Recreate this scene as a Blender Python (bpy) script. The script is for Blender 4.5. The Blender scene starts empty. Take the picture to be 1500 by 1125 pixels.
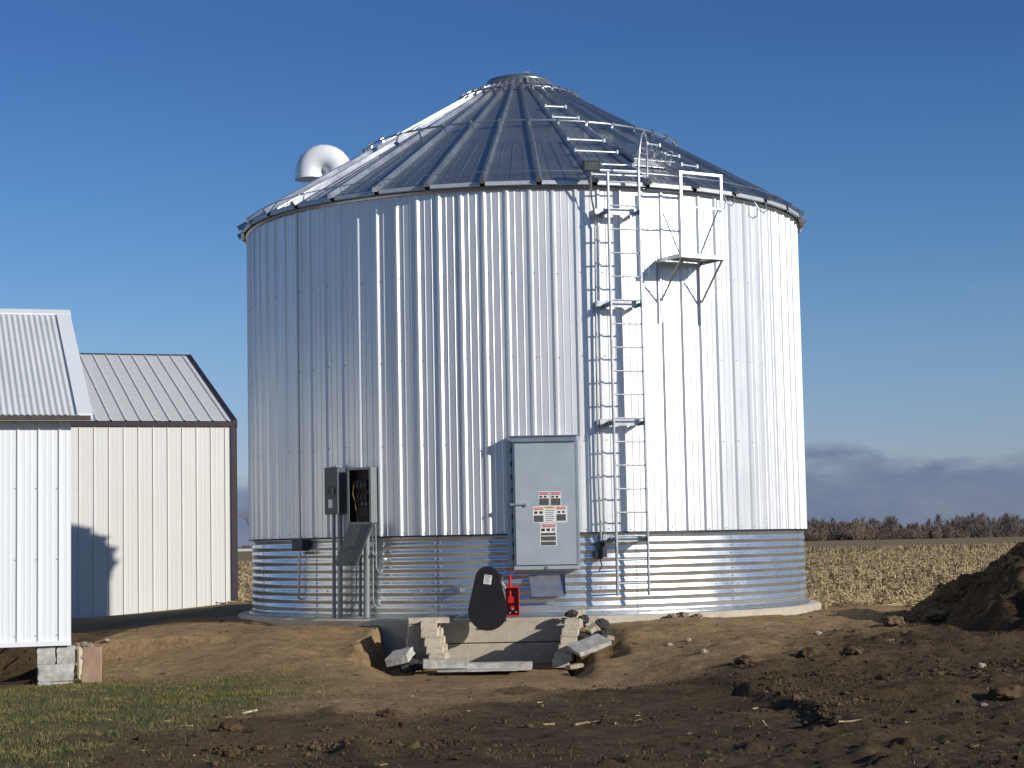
import bpy, math, random
import numpy as np
from mathutils import Vector, Matrix

random.seed(7); rng = np.random.default_rng(11)
S = bpy.context.scene; C = S.collection
R_ = math.radians

# ------------------------------------------------------------------ camera
EYE = Vector((0.0, 0.0, 0.97)); FPX = 2750.0
cam_d = bpy.data.cameras.new('camera'); cam_d.sensor_width = 36.0; cam_d.lens = FPX/1500*36
cam_d.clip_start = 0.5; cam_d.clip_end = 6000
cam = bpy.data.objects.new('camera', cam_d); C.objects.link(cam)
cam.location = EYE; cam.rotation_euler = (R_(90+4.79), R_(1.13), 0); S.camera = cam
MC = cam.rotation_euler.to_matrix()

# ------------------------------------------------------------------ sun, sky, exposure
SUN_AZ, SUN_EL = 56.3, 20.5          # degrees to the right of straight behind the camera, above the horizon
SD = Vector((math.sin(R_(SUN_AZ))*math.cos(R_(SUN_EL)), -math.cos(R_(SUN_AZ))*math.cos(R_(SUN_EL)), math.sin(R_(SUN_EL))))
sun_d = bpy.data.lights.new('sun', 'SUN'); sun_d.energy = 4.3; sun_d.angle = R_(0.5); sun_d.color = (1.0, 0.955, 0.885)
sun = bpy.data.objects.new('sun', sun_d); C.objects.link(sun)
sun.rotation_euler = SD.to_track_quat('Z', 'Y').to_euler(); sun.location = (20, -10, 20)
S.view_settings.view_transform = 'Standard'; S.view_settings.look = 'None'
S.view_settings.gamma = 1.0; S.view_settings.exposure = 0.0; S.view_settings.use_curve_mapping = False

W = bpy.data.worlds.new('World'); S.world = W; W.use_nodes = True
nt = W.node_tree; N = nt.nodes; L = nt.links
bg = N['Background']; bg.inputs[1].default_value = 0.1
sky = N.new('ShaderNodeTexSky'); sky.sky_type = 'NISHITA'; sky.sun_disc = False
sky.sun_elevation = R_(SUN_EL); sky.sun_rotation = R_(180-SUN_AZ)
sky.air_density = 1.0; sky.dust_density = 0.3; sky.ozone_density = 2.2; sky.altitude = 300
def wn(t, **k):
    n = N.new(t)
    for a, b in k.items(): setattr(n, a, b)
    return n
def wmath(op, a, b=None, c=None, clamp=False):
    n = wn('ShaderNodeMath', operation=op); n.use_clamp = clamp
    for i, v in enumerate((a, b, c)):
        if v is None: continue
        if isinstance(v, (int, float)): n.inputs[i].default_value = v
        else: L.new(v, n.inputs[i])
    return n.outputs[0]
tc = wn('ShaderNodeTexCoord'); sep = wn('ShaderNodeSeparateXYZ'); L.new(tc.outputs['Generated'], sep.inputs[0])
def wnoise(scale, vec, detail=6, rough=.6):
    m = wn('ShaderNodeMapping'); m.inputs['Scale'].default_value = vec; L.new(tc.outputs['Generated'], m.inputs[0])
    n = wn('ShaderNodeTexNoise'); n.inputs['Scale'].default_value = scale; n.inputs['Detail'].default_value = detail
    n.inputs['Roughness'].default_value = rough; L.new(m.outputs[0], n.inputs['Vector']); return n.outputs[0]
# a low grey-violet cloud bank: its top undulates with heading, ragged edge
nz1 = wnoise(5.0, (1, 1, 2.2)); nz2 = wnoise(22.0, (1, 1, 3.0))
edge = wmath('ADD', wmath('MULTIPLY', nz1, .075), wmath('MULTIPLY', nz2, .022))
top = wmath('SUBTRACT', wmath('ADD', edge, -.004), sep.outputs['Z'])
bank = wmath('MULTIPLY', wmath('SMOOTH_MIN', wmath('MAXIMUM', wmath('MULTIPLY', top, 95.0), 0.0), 1.0, .3), wmath('ADD', wmath('MULTIPLY', nz2, .75), .50), clamp=True)
# thin high wisps
nz3 = wnoise(2.6, (1.0, 1.0, 9.0), 7, .55)
wisp = wmath('MULTIPLY', wmath('MAXIMUM', wmath('SUBTRACT', nz3, .52), 0.0), 1.3, clamp=True)
zr = wn('ShaderNodeMapRange'); L.new(sep.outputs['Z'], zr.inputs[0]); zr.inputs[1].default_value = 0.2; zr.inputs[2].default_value = 0.02
wisp = wmath('MULTIPLY', wisp, zr.outputs[0])
def wmix(f, a, b):
    m = wn('ShaderNodeMix', data_type='RGBA')
    L.new(f, m.inputs[0])
    for i, v in ((6, a), (7, b)):
        if isinstance(v, tuple): m.inputs[i].default_value = v
        else: L.new(v, m.inputs[i])
    return m.outputs[2]
SKYTINT = wn('ShaderNodeMix', data_type='RGBA', blend_type='MULTIPLY'); SKYTINT.inputs[0].default_value = 1.0
L.new(sky.outputs[0], SKYTINT.inputs[6])
tr = wn('ShaderNodeValToRGB'); L.new(sep.outputs['Z'], tr.inputs[0]); el_ = tr.color_ramp.elements
while len(el_) < 6: el_.new(.5)
for e_, (p_, c_) in zip(el_, ((0.0, (.62, .65, 1.02)), (.05, (.60, .68, 1.02)), (.10, (.56, .71, .98)), (.178, (.40, .64, .95)), (.264, (.31, .52, .88)), (.6, (.46, .62, .82)))): e_.position = p_; e_.color = (*c_, 1)
L.new(tr.outputs[0], SKYTINT.inputs[7])
c1 = wmix(wisp, SKYTINT.outputs[2], (3.4, 4.0, 4.9, 1))
c2 = wmix(bank, c1, (1.55, 1.98, 3.1, 1))
L.new(c2, bg.inputs[0])

# ------------------------------------------------------------------ pixel -> place helpers (photo 1500x1125)
def ray(px, py): return MC @ Vector(((px-750)/FPX, (562.5-py)/FPX, -1.0))
def P(px, py, Y):
    d = ray(px, py); return EYE + d*(Y/d.y)
BX, BY, RW = 0.24, 28.4, 4.14
def onwall(px, py, R=RW):
    d = ray(px, py); o = Vector((-BX, -BY, 0)) + EYE
    a = d.x*d.x+d.y*d.y; b = 2*(o.x*d.x+o.y*d.y); c = o.x**2+o.y**2-R*R
    t = (-b-math.sqrt(max(b*b-4*a*c, 0)))/(2*a); p = o+d*t
    return math.atan2(p.x, -p.y), p.z
def wp(th, out, z, lat=0.0):
    n = Vector((math.sin(th), -math.cos(th), 0)); t = Vector((math.cos(th), math.sin(th), 0))
    return Vector((BX, BY, z)) + n*(RW+out) + t*lat
def wframe(th): 
    n = Vector((math.sin(th), -math.cos(th), 0)); t = Vector((math.cos(th), math.sin(th), 0)); u = Vector((0, 0, 1))
    return Matrix((t, n, u)).transposed()      # local x = along wall, y = out of wall, z = up

# ------------------------------------------------------------------ mesh builder
ROOT = {}
class MB:
    def __init__(s): s.v = []; s.f = []; s.sm = []; s.mi = []
    def add(s, vs, fs, smooth=False, mi=0):
        b = len(s.v); s.v += [tuple(v) for v in vs]
        for f in fs: s.f.append(tuple(i+b for i in f)); s.sm.append(smooth); s.mi.append(mi)
        return s
    def box(s, c, d, M=None, mi=0, taper=None):
        c = Vector(c); hx, hy, hz = d[0]/2, d[1]/2, d[2]/2
        vs = [Vector((x*hx, y*hy, z*hz)) for z in (-1, 1) for y in (-1, 1) for x in (-1, 1)]
        if taper: vs = [Vector((v.x*(taper if v.z > 0 else 1), v.y, v.z)) for v in vs]
        if M is not None: vs = [M @ v for v in vs]
        return s.add([c+v for v in vs], [(0, 2, 3, 1), (4, 5, 7, 6), (0, 1, 5, 4), (2, 6, 7, 3), (0, 4, 6, 2), (1, 3, 7, 5)], False, mi)
    def bar(s, p0, p1, w, h, up=(0, 0, 1), mi=0):
        p0, p1 = Vector(p0), Vector(p1); a = (p1-p0); Ln = a.length; a.normalize(); up = Vector(up)
        sx = a.cross(up)
        if sx.length < 1e-4: sx = a.cross(Vector((1, 0, 0)))
        sx.normalize(); uz = sx.cross(a)
        return s.box((p0+p1)/2, (w, Ln, h), Matrix((sx, a, uz)).transposed(), mi)
    def tube(s, pts, r, n=8, cap=True, mi=0):
        pts = [Vector(p) for p in pts]; rings = []; prev = None
        rr = r if isinstance(r, (list, tuple)) else [r]*len(pts)
        for i, p in enumerate(pts):
            t = (pts[min(i+1, len(pts)-1)]-pts[max(i-1, 0)]).normalized()
            if prev is None:
                q = t.cross(Vector((0, 0, 1)))
                if q.length < .05: q = t.cross(Vector((1, 0, 0)))
            else: q = prev - t*prev.dot(t)
            q.normalize(); prev = q; w = t.cross(q)
            rings.append([p+(q*math.cos(k*2*math.pi/n)+w*math.sin(k*2*math.pi/n))*rr[i] for k in range(n)])
        vs = [v for rg in rings for v in rg]; fs = []
        for i in range(len(pts)-1):
            for k in range(n):
                fs.append((i*n+k, i*n+(k+1) % n, (i+1)*n+(k+1) % n, (i+1)*n+k))
        s.add(vs, fs, True, mi)
        if cap: s.add(rings[0], [tuple(range(n))[::-1]], False, mi); s.add(rings[-1], [tuple(range(n))], False, mi)
        return s
    def lathe(s, prof, c=(0, 0, 0), n=48, smooth=True, mi=0):
        c = Vector(c); vs = []; fs = []
        for r, z in prof:
            for k in range(n):
                a = 2*math.pi*k/n; vs.append(c+Vector((r*math.cos(a), r*math.sin(a), z)))
        for i in range(len(prof)-1):
            for k in range(n): fs.append((i*n+k, i*n+(k+1) % n, (i+1)*n+(k+1) % n, (i+1)*n+k))
        return s.add(vs, fs, smooth, mi)
    def prism(s, outline, z0, z1, M=None, o=(0, 0, 0), mi=0, smooth_side=False):
        o = Vector(o); n = len(outline)
        vs = [Vector((x, y, z0)) for x, y in outline]+[Vector((x, y, z1)) for x, y in outline]
        if M is not None: vs = [M @ v for v in vs]
        vs = [v+o for v in vs]
        s.add(vs, [(i, (i+1) % n, n+(i+1) % n, n+i) for i in range(n)], smooth_side, mi)
        s.add(vs[:n], [tuple(range(n))[::-1]], False, mi); s.add(vs[n:], [tuple(range(n))], False, mi)
        return s
    def build(s, name, mat, parent=None, bevel=0, loc=None):
        me = bpy.data.meshes.new(name)
        base = ROOT.get(parent.name, Vector()) if parent else (Vector(loc) if loc is not None else Vector())
        v = np.array([tuple(q) for q in s.v], dtype=float)-np.array(tuple(base))
        me.from_pydata(v.tolist(), [], s.f)
        me.polygons.foreach_set('use_smooth', s.sm); me.polygons.foreach_set('material_index', s.mi)
        for m in (mat if isinstance(mat, (list, tuple)) else [mat]): me.materials.append(m)
        me.update()
        o = bpy.data.objects.new(name, me); C.objects.link(o)
        if parent: o.parent = parent; ROOT[o.name] = base
        else: o.location = base; ROOT[o.name] = base
        if bevel:
            b = o.modifiers.new('bevel', 'BEVEL'); b.width = bevel; b.segments = 2; b.limit_method = 'ANGLE'; b.angle_limit = R_(40)
        return o
def tag(o, label=None, cat=None, group=None, kind=None):
    if label: o['label'] = label
    if cat: o['category'] = cat
    if group: o['group'] = group
    if kind: o['kind'] = kind
    return o
def thing(name, label, cat, loc, group=None):
    o = bpy.data.objects.new(name, None); C.objects.link(o); o.location = loc; o.empty_display_size = .2
    ROOT[o.name] = Vector(loc); return tag(o, label, cat, group)

# ------------------------------------------------------------------ materials
class Mat:
    def __init__(s, name, col=(.5, .5, .5), rough=.5, metal=0.0, spec=.5):
        s.m = bpy.data.materials.new(name); s.m.use_nodes = True; s.nt = s.m.node_tree; s.N = s.nt.nodes; s.L = s.nt.links
        s.b = s.N['Principled BSDF']; s.b.inputs['Base Color'].default_value = (*col, 1)
        s.b.inputs['Roughness'].default_value = rough; s.b.inputs['Metallic'].default_value = metal
        s.b.inputs['Specular IOR Level'].default_value = spec; s.tc = None; s.col = col; s.rough = rough
    def coord(s, out='Object', scale=(1, 1, 1)):
        if s.tc is None: s.tc = s.N.new('ShaderNodeTexCoord')
        m = s.N.new('ShaderNodeMapping'); m.inputs['Scale'].default_value = scale; s.L.new(s.tc.outputs[out], m.inputs[0]); return m.outputs[0]
    def noise(s, scale, detail=5, rough=.6, stretch=(1, 1, 1), out='Object'):
        n = s.N.new('ShaderNodeTexNoise'); n.inputs['Scale'].default_value = scale; n.inputs['Detail'].default_value = detail
        n.inputs['Roughness'].default_value = rough; s.L.new(s.coord(out, stretch), n.inputs['Vector']); return n.outputs[0]
    def vor(s, scale, stretch=(1, 1, 1), feature='F1', outp='Color'):
        n = s.N.new('ShaderNodeTexVoronoi'); n.inputs['Scale'].default_value = scale; n.feature = feature
        s.L.new(s.coord('Object', stretch), n.inputs['Vector']); return n.outputs[outp]
    def ramp(s, fac, stops):
        r = s.N.new('ShaderNodeValToRGB'); s.L.new(fac, r.inputs[0]); e = r.color_ramp.elements
        while len(e) < len(stops): e.new(.5)
        for i, (p, c) in enumerate(stops):
            e[i].position = p; e[i].color = (*c, 1) if isinstance(c, tuple) else (c, c, c, 1)
        return r.outputs[0]
    def mix(s, f, a, b, mode='MIX'):
        m = s.N.new('ShaderNodeMix'); m.data_type = 'RGBA'; m.blend_type = mode
        for i, v in ((0, f), (6, a), (7, b)):
            if isinstance(v, (int, float)): m.inputs[i].default_value = v
            elif isinstance(v, tuple): m.inputs[i].default_value = (*v, 1)
            else: s.L.new(v, m.inputs[i])
        return m.outputs[2]
    def math(s, op, a, b):
        m = s.N.new('ShaderNodeMath'); m.operation = op
        for i, v in ((0, a), (1, b)):
            if isinstance(v, (int, float)): m.inputs[i].default_value = v
            else: s.L.new(v, m.inputs[i])
        return m.outputs[0]
    def attr(s, name):
        a = s.N.new('ShaderNodeAttribute'); a.attribute_name = name; return a.outputs['Fac']
    def base(s, o): s.L.new(o, s.b.inputs['Base Color']); return s
    def setrough(s, o): s.L.new(o, s.b.inputs['Roughness']); return s
    def bump(s, h, strength=.3, dist=.02):
        b = s.N.new('ShaderNodeBump'); b.inputs['Strength'].default_value = strength; b.inputs['Distance'].default_value = dist
        s.L.new(h, b.inputs['Height']); s.L.new(b.outputs[0], s.b.inputs['Normal']); return s

def grimy(name, col, rough, dirt, sc=1.1):
    m = Mat(name, col, rough, 0)
    lo = tuple(c*.955 for c in col)
    c = m.ramp(m.noise(1.2, 5, .6, (1, 1, .25)), [(.3, lo), (.7, col)])
    c = m.mix(m.ramp(m.noise(sc*3, 8, .75, (1, 1, .18)), [(.55, 0.0), (.85, .38)]), c, dirt)
    m.base(c); m.bump(m.noise(2.5, 4, .6, (1, 1, .25)), .2, .007); return m.m
def varied(name, col, rough, metal=0, amp=.25, scale=3, bump=.0, bscale=30, bd=.005, spec=.5, stretch=(1, 1, 1), mott=0):
    m = Mat(name, col, rough, metal, spec)
    lo = tuple(c*(1-amp) for c in col); hi = tuple(min(c*(1+amp), 1) for c in col)
    m.base(m.ramp(m.noise(scale, 6, .65, stretch), [(.28, lo), (.72, hi)]))
    if mott:
        m.setrough(m.ramp(m.noise(scale*2.3, 5, .6, stretch), [(.3, rough-mott), (.7, rough+mott)]))
    if bump: m.bump(m.noise(bscale, 5, .6, stretch), bump, bd)
    return m.m
M = {}
# siding: unpainted aluminium-zinc, dulls the reflection, slight oil-canning
m = Mat('siding_metal', (.74, .755, .775), .38, .55)
m.base(m.mix(.25, m.ramp(m.noise(1.7, 6, .6, (1, 1, .35)), [(.3, (.72, .72, .71)), (.7, (.84, .835, .82))]),
             m.ramp(m.noise(60, 2, .5), [(.3, (.6, .62, .64)), (.7, (.85, .86, .87))])))
m.setrough(m.ramp(m.noise(2.2, 5, .6, (1, 1, .3)), [(.3, .38), (.7, .47)]))
m.bump(m.noise(1.6, 3, .5, (1, 1, .5)), .35, .012); M['siding'] = m.m
m = Mat('corrugated_zinc', (.70, .73, .755), .2, .85)
m.base(m.mix(.45, m.ramp(m.vor(38), [(0., (.60, .64, .67)), (1., (.78, .80, .82))]), m.ramp(m.noise(2.1, 6, .6), [(.3, (.58, .60, .61)), (.72, (.81, .81, .80))])))
m.setrough(m.ramp(m.noise(3.2, 5, .6), [(.3, .24), (.72, .38)]))
m.bump(m.noise(2.4, 3, .5, (1, 1, 1.5)), .25, .008); M['zinc'] = m.m
m = Mat('roof_zinc', (.5, .54, .58), .24, .90)
m.base(m.mix(.4, m.ramp(m.vor(30), [(0., (.42, .45, .48)), (1., (.62, .63, .65))]), m.ramp(m.noise(1.8, 6, .65), [(.3, (.42, .45, .49)), (.72, (.63, .64, .66))])))
m.setrough(m.ramp(m.noise(2.5, 6, .6), [(.3, .24), (.72, .40)]))
m.bump(m.noise(1.5, 3, .5), .3, .012); M['roof'] = m.m
M['galv'] = varied('galvanised_steel', (.44, .46, .48), .34, .8, .12, 5, mott=.07)
M['cap'] = varied('cap_steel', (.26, .30, .29), .32, .7, .1, 5)
M['lip'] = varied('eave_steel', (.62, .65, .66), .4, .45, .12, 5, mott=.07)
M['galv_bright'] = varied('bright_zinc', (.66, .67, .68), .3, .75, .08, 6, mott=.06)
M['door'] = varied('dull_grey_steel', (.50, .55, .56), .45, .55, .08, 2.2, .15, 3, .01, mott=.05)
M['box_grey'] = varied('grey_enamel', (.085, .10, .105), .5, .0, .15, 8)
M['dark_box'] = varied('dark_enamel', (.028, .032, .036), .5, .0, .15, 9)
M['frame_grey'] = varied('light_grey_enamel', (.23, .255, .25), .45, .1, .08, 9)
M['black'] = varied('black_moulded_plastic', (.012, .010, .011), .42, 0, .3, 6, .3, 60, .002)
M['rubber'] = varied('black_rubber', (.01, .01, .01), .6, 0, .3, 6)
M['red'] = varied('red_enamel', (.55, .018, .01), .38, 0, .18, 12, .15, 25, .003)
M['white_label'] = Mat('label_white', (.78, .78, .76), .5).m
M['label_red'] = Mat('label_red', (.52, .02, .03), .5).m
M['label_orange'] = Mat('label_orange', (.62, .11, .03), .5).m
M['label_yellow'] = Mat('label_yellow', (.70, .42, .03), .5).m
M['label_dark'] = Mat('label_dark', (.09, .085, .085), .5).m
M['label_print'] = Mat('label_print', (.02, .02, .02), .5).m
M['wire'] = Mat('copper_wire', (.45, .25, .11), .4, .2).m
M['glass'] = varied('lamp_glass', (.10, .12, .12), .1, 0, .2, 8)
M['vent'] = varied('glare_white_vent_steel', (.95, .95, .94), .42, .12, .05, 4)  # near-white base stands in for the sun's glare on the vent metal
M['shed_white'] = grimy('white_painted_steel', (.79, .81, .81), .42, (.50, .48, .43))
M['shed_cream'] = grimy('cream_painted_steel', (.71, .695, .645), .42, (.44, .40, .33))
M['shed_roof'] = varied('light_roof_steel', (.66, .68, .67), .45, .05, .08, 1.2)
M['grey_roof'] = varied('grey_roof_steel', (.64, .645, .61), .55, .0, .12, 14, mott=.08)
M['trim_dark'] = varied('dark_brown_trim', (.022, .014, .021), .5, 0, .2, 3)
M['rust'] = varied('weathered_edge', (.075, .058, .048), .8, 0, .5, 30)
M['white_wood'] = varied('old_white_trim', (.62, .63, .60), .6, 0, .12, 8)
m = Mat('concrete', (.42, .39, .34), .9)
m.base(m.mix(.4, m.ramp(m.noise(3, 8, .7), [(.3, (.40, .345, .26)), (.7, (.62, .55, .43))]), m.ramp(m.noise(55, 3, .6), [(.35, (.28, .24, .18)), (.7, (.62, .55, .44))])))
m.bump(m.noise(45, 5, .7), .5, .006); M['concrete'] = m.m
m = Mat('block_concrete', (.5, .46, .38), .95)
m.base(m.mix(.45, m.ramp(m.noise(5, 7, .7), [(.3, (.46, .39, .28)), (.7, (.72, .63, .47))]), m.ramp(m.noise(80, 3, .7), [(.36, (.20, .165, .12)), (.55, (.70, .62, .47))])))
m.base(m.mix(m.ramp(m.noise(7, 6, .7), [(.48, 0.0), (.70, .75)]), m.mix(.45, m.ramp(m.noise(5, 7, .7), [(.3, (.46, .39, .28)), (.7, (.72, .63, .47))]), m.ramp(m.noise(80, 3, .7), [(.36, (.20, .165, .12)), (.55, (.70, .62, .47))])), (.22, .15, .085)))
m.bump(m.noise(70, 5, .75), .7, .008); M['block'] = m.m
m = Mat('whitewashed_block', (.5, .48, .44), .95)
m.base(m.ramp(m.noise(8, 8, .75), [(.3, (.25, .235, .20)), (.5, (.44, .42, .38)), (.68, (.68, .67, .64))]))
m.bump(m.noise(60, 5, .7), .6, .008); M['whiteblock'] = m.m
m = Mat('pale_slab', (.5, .5, .48), .9)
m.base(m.ramp(m.noise(9, 8, .75, (1, 3, 1)), [(.3, (.26, .235, .20)), (.68, (.54, .52, .47))]))
m.base(m.mix(m.ramp(m.noise(5, 7, .75), [(.50, 0.0), (.72, .7)]), m.ramp(m.noise(9, 8, .75, (1, 3, 1)), [(.3, (.30, .275, .235)), (.68, (.60, .575, .52))]), (.20, .14, .08)))
m.bump(m.noise(50, 5, .7), .5, .006); M['slab'] = m.m
M['clay'] = varied('reddish_clay_tile', (.36, .235, .155), .9, 0, .2, 6, .4, 50, .004)
M['timber'] = varied('weathered_timber', (.27, .235, .175), .9, 0, .35, 14, .5, 40, .004, stretch=(1, 1, 4))
M['stone'] = varied('field_stone', (.22, .17, .125), .9, 0, .45, 9, .6, 30, .01)
M['stone_pale'] = varied('pale_field_stone', (.36, .29, .21), .9, 0, .3, 9, .5, 30, .01)
M['earth'] = varied('earth_lump', (.17, .115, .065), 1, 0, .4, 6, .8, 25, .02, spec=.1)
M['stone_dark'] = varied('dark_rubble', (.05, .043, .04), .95, 0, .4, 9, .6, 30, .01)
M['bark'] = varied('hazed_bare_twigs', (.15, .118, .102), .95, 0, .35, .05)  # twig colour lightened, distance haze put into the base
M['bark2'] = varied('reddish_twigs', (.21, .155, .115), .95, 0, .35, .05)

# soil: masks come with the mesh (turf, dark topsoil, crop residue)
m = Mat('soil', (.2, .15, .1), 1.0, 0, .15)
clay = m.ramp(m.noise(1.1, 9, .7), [(.28, (.205, .122, .058)), (.5, (.315, .20, .098)), (.75, (.44, .30, .155))])
clay = m.mix(.45, clay, m.ramp(m.noise(26, 7, .75), [(.3, (.11, .068, .032)), (.68, (.42, .30, .17))]))
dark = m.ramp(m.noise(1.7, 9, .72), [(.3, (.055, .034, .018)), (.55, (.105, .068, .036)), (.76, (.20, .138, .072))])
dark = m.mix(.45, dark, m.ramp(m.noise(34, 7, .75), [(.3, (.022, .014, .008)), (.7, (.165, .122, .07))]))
turf = m.ramp(m.noise(1.6, 9, .7), [(.3, (.080, .068, .030)), (.5, (.14, .118, .05)), (.72, (.22, .165, .085))])
turf = m.mix(.4, turf, m.ramp(m.noise(40, 6, .7), [(.3, (.04, .035, .018)), (.7, (.17, .15, .08))]))
straw = m.ramp(m.noise(3.1, 9, .75), [(.28, (.13, .09, .045)), (.5, (.25, .18, .095)), (.74, (.42, .33, .19))])
straw = m.mix(.35, straw, m.ramp(m.noise(.35, 5, .6), [(.3, (.18, .125, .065)), (.7, (.36, .27, .15))]))
mott = m.ramp(m.noise(6.5, 8, .72, (.55, 1, 1)), [(.34, (.55, .52, .50)), (.5, (1, 1, 1)), (.7, (1.36, 1.30, 1.2))])
clay = m.mix(.75, clay, mott, 'MULTIPLY'); dark = m.mix(1.0, dark, mott, 'MULTIPLY')
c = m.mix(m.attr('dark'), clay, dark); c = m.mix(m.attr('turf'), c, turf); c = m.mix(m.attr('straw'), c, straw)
m.base(c); m.bump(m.math('ADD', m.noise(9, 9, .75), m.math('MULTIPLY', m.noise(45, 6, .7), .35)), .9, .05); M['soil'] = m.m
M['track'] = varied('packed_dirt', (.30, .235, .15), 1, 0, .15, .2)
M['weeds'] = varied('dry_weeds', (.29, .215, .12), 1, 0, .3, .3)
m = Mat('crumb', (.1, .07, .05), 1.0, 0, .1); m.base(m.ramp(m.noise(.9, 6, .7), [(.3, (.035, .023, .013)), (.5, (.085, .055, .030)), (.74, (.17, .115, .062))])); m.bump(m.noise(60, 4, .7), .6, .01); M['crumb'] = m.m
m = Mat('stalk', (.4, .32, .19), .9, 0, .2); m.base(m.ramp(m.noise(14, 3, .8), [(.3, (.17, .115, .055)), (.5, (.34, .25, .13)), (.68, (.66, .54, .33))])); M['stalk'] = m.m
m = Mat('blade', (.1, .1, .04), .8, 0, .2); m.base(m.ramp(m.noise(3.5, 6, .75), [(.32, (.060, .072, .018)), (.5, (.135, .13, .040)), (.66, (.29, .23, .10))])); M['blade'] = m.m

# ------------------------------------------------------------------ terrain
def vnoise(x, y, seed):
    xi = np.floor(x).astype(np.int64); yi = np.floor(y).astype(np.int64); xf = x-xi; yf = y-yi
    u = xf*xf*(3-2*xf); v = yf*yf*(3-2*yf)
    def h(a, b):
        n = (a*374761393 + b*668265263 + seed*982451653) & 0x7fffffff
        n = (n ^ (n >> 13))*1274126177 & 0x7fffffff
        return ((n ^ (n >> 16)) & 0xffff)/65535.0
    return (h(xi, yi)*(1-u)+h(xi+1, yi)*u)*(1-v)+(h(xi, yi+1)*(1-u)+h(xi+1, yi+1)*u)*v
def fbm(x, y, f, seed, octv=4, g=.5):
    a = 1.; t = 0.; n = 0.
    for i in range(octv): t = t+a*(vnoise(x*f+17.3*i, y*f-9.1*i, seed+i)-.5); n += a; a *= g; f *= 2.03
    return t/n*2
def sst(a, b, x):
    t = np.clip((x-a)/(b-a), 0, 1); return t*t*(3-2*t)
PX0, PX1 = -1.18, .72        # notch dug out in front of the bin (unloading well)
def height(x, y):
    x = np.asarray(x, float); y = np.asarray(y, float)
    r = np.hypot(x-BX, y-BY)
    # general yard level: lower towards the camera and towards the left
    z = -.12-.38*(1-sst(17.5, 25.0, y))
    z = z-.32*sst(-4.0, -9.5, x)*sst(19, 25, y)*(1-sst(60, 120, y))
    z = z+.16*sst(2.5, 7.5, x)*(1-sst(20, 26, y))
    # earth bermed round the pad
    berm = -.085-.44*sst(4.85, 8.1, r+.25*fbm(x, y, .5, 3))
    lo = np.where(x > 3.2, 0, 1)
    z = np.maximum(z, berm)
    z = np.where((y < 24) & (x < 2.5), np.minimum(z, berm+.0*lo)*sst(2.5, 1.0, x)+z*(1-sst(2.5, 1.0, x)), z)
    # heap of topsoil at right
    q = np.hypot((x-8.2)/3.05, (y-23.6)/3.2); q = q+.12*fbm(x, y, .9, 21)
    heap = 1.74*np.clip(1-q, 0, 1)**.88
    z = z+heap+(heap > 0)*np.clip(heap*3, 0, 1)*(.30*fbm(x, y, 1.3, 5, 5, .62)+.10*np.abs(fbm(x, y, 3.4, 8, 4, .6)))
    # ruts and a scraped edge in the dark soil
    ln = y-(19.6+.42*(x-2.0)+.5*fbm(x, y, .45, 61))
    z = z+.11*np.exp(-(ln/.35)**2)*sst(1.8, 2.6, x)*(1-sst(7, 9, x))*(.55+.9*fbm(x, y, 1.3, 62))
    for (x0_, y0_, k_, d_) in ((.6, 18.3, -.62, .05), (2.3, 18.6, -.55, .045), (3.4, 16.2, -.28, .04)):
        ln = y-(y0_+k_*(x-x0_)+.12*(x-x0_)**2*.3+.25*fbm(x, y, .35, 81)); on = sst(x0_-2.2, x0_-.8, x)*(1-sst(x0_+3.5, x0_+5, x))
        z = z+on*(-d_*np.exp(-(ln/.17)**2)+d_*.8*np.exp(-((np.abs(ln)-.30)/.10)**2)*(1+fbm(x, y, 3., 82)))
    eg = 2.05+.07*(17.4-y)+.28*fbm(x, y, .9, 84, 4, .6)
    z = z+.075*sst(eg, eg+.14, x)*(1-sst(eg+.3, eg+2.6, x))*sst(13.6, 14.6, y)*(1-sst(18.2, 19.2, y))
    ed = (x+1.35)*.93+.33*(y-15.2)*.4+.22*fbm(x, y, .8, 86, 4, .6)
    z = z+.07*np.exp(-(ed/.16)**2)*(1-sst(17, 18, y))*(.6+fbm(x, y, 2.4, 87))
    # small roughness: soft on the clay, lumpy on the right
    near = 1-sst(30, 45, y)
    rough = .020+.040*sst(.3, 4.5, x)*(1-sst(23, 26, y))+.012*(1-sst(14, 18, y))
    nz = fbm(x, y, 2.3, 31, 6, .68)
    lump = np.clip(fbm(x, y, 1.1, 41, 3)-.05, 0, 1)*np.clip(fbm(x, y, 5.5, 43, 4, .65), 0, 1)
    z = z+near*(rough*nz*1.4+.05*fbm(x, y, .75, 51, 4, .6)+lump*.24*sst(-1.5, 3.5, x+.4*(18-y)))
    z = z-.10*sst(-3.2, -1.2, x)*(1-sst(1.0, 2.6, x))*sst(18.5, 20.5, y)*(1-sst(22.6, 23.2, y))
    ap = sst(-1.9, -1.3, x)*(1-sst(.7, 1.0, x))*sst(20.3, 21.6, y)*(1-sst(22.9, 23.0, y)); z = z*(1-ap)+np.minimum(z, -.60+.012*nz)*ap
    # unloading well
    w = sst(PX0-.06, PX0+.02, x)*(1-sst(PX1-.02, PX1+.10, x))*sst(22.0, 22.9, y)*(1-sst(24.25, 24.35, y))
    z = z*(1-w)+(-.575)*w
    # the dug-out slope left of the well
    w2 = sst(-1.98, -1.76, x-.20*fbm(x, y, 1.5, 66, 3)-.14*fbm(x, y, 5., 68, 3)-.12*(y-23.2))*(1-sst(PX0-.1, PX0, x))*sst(22.2, 22.45, y)*(1-sst(24.8, 24.9, y))
    z = z*(1-w2)+np.minimum(z, -.60)*w2
    z = z-.16*np.exp(-((x+2.15)/.45)**2)*sst(22.3, 22.9, y)*(1-sst(24.0, 24.6, y))
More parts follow.
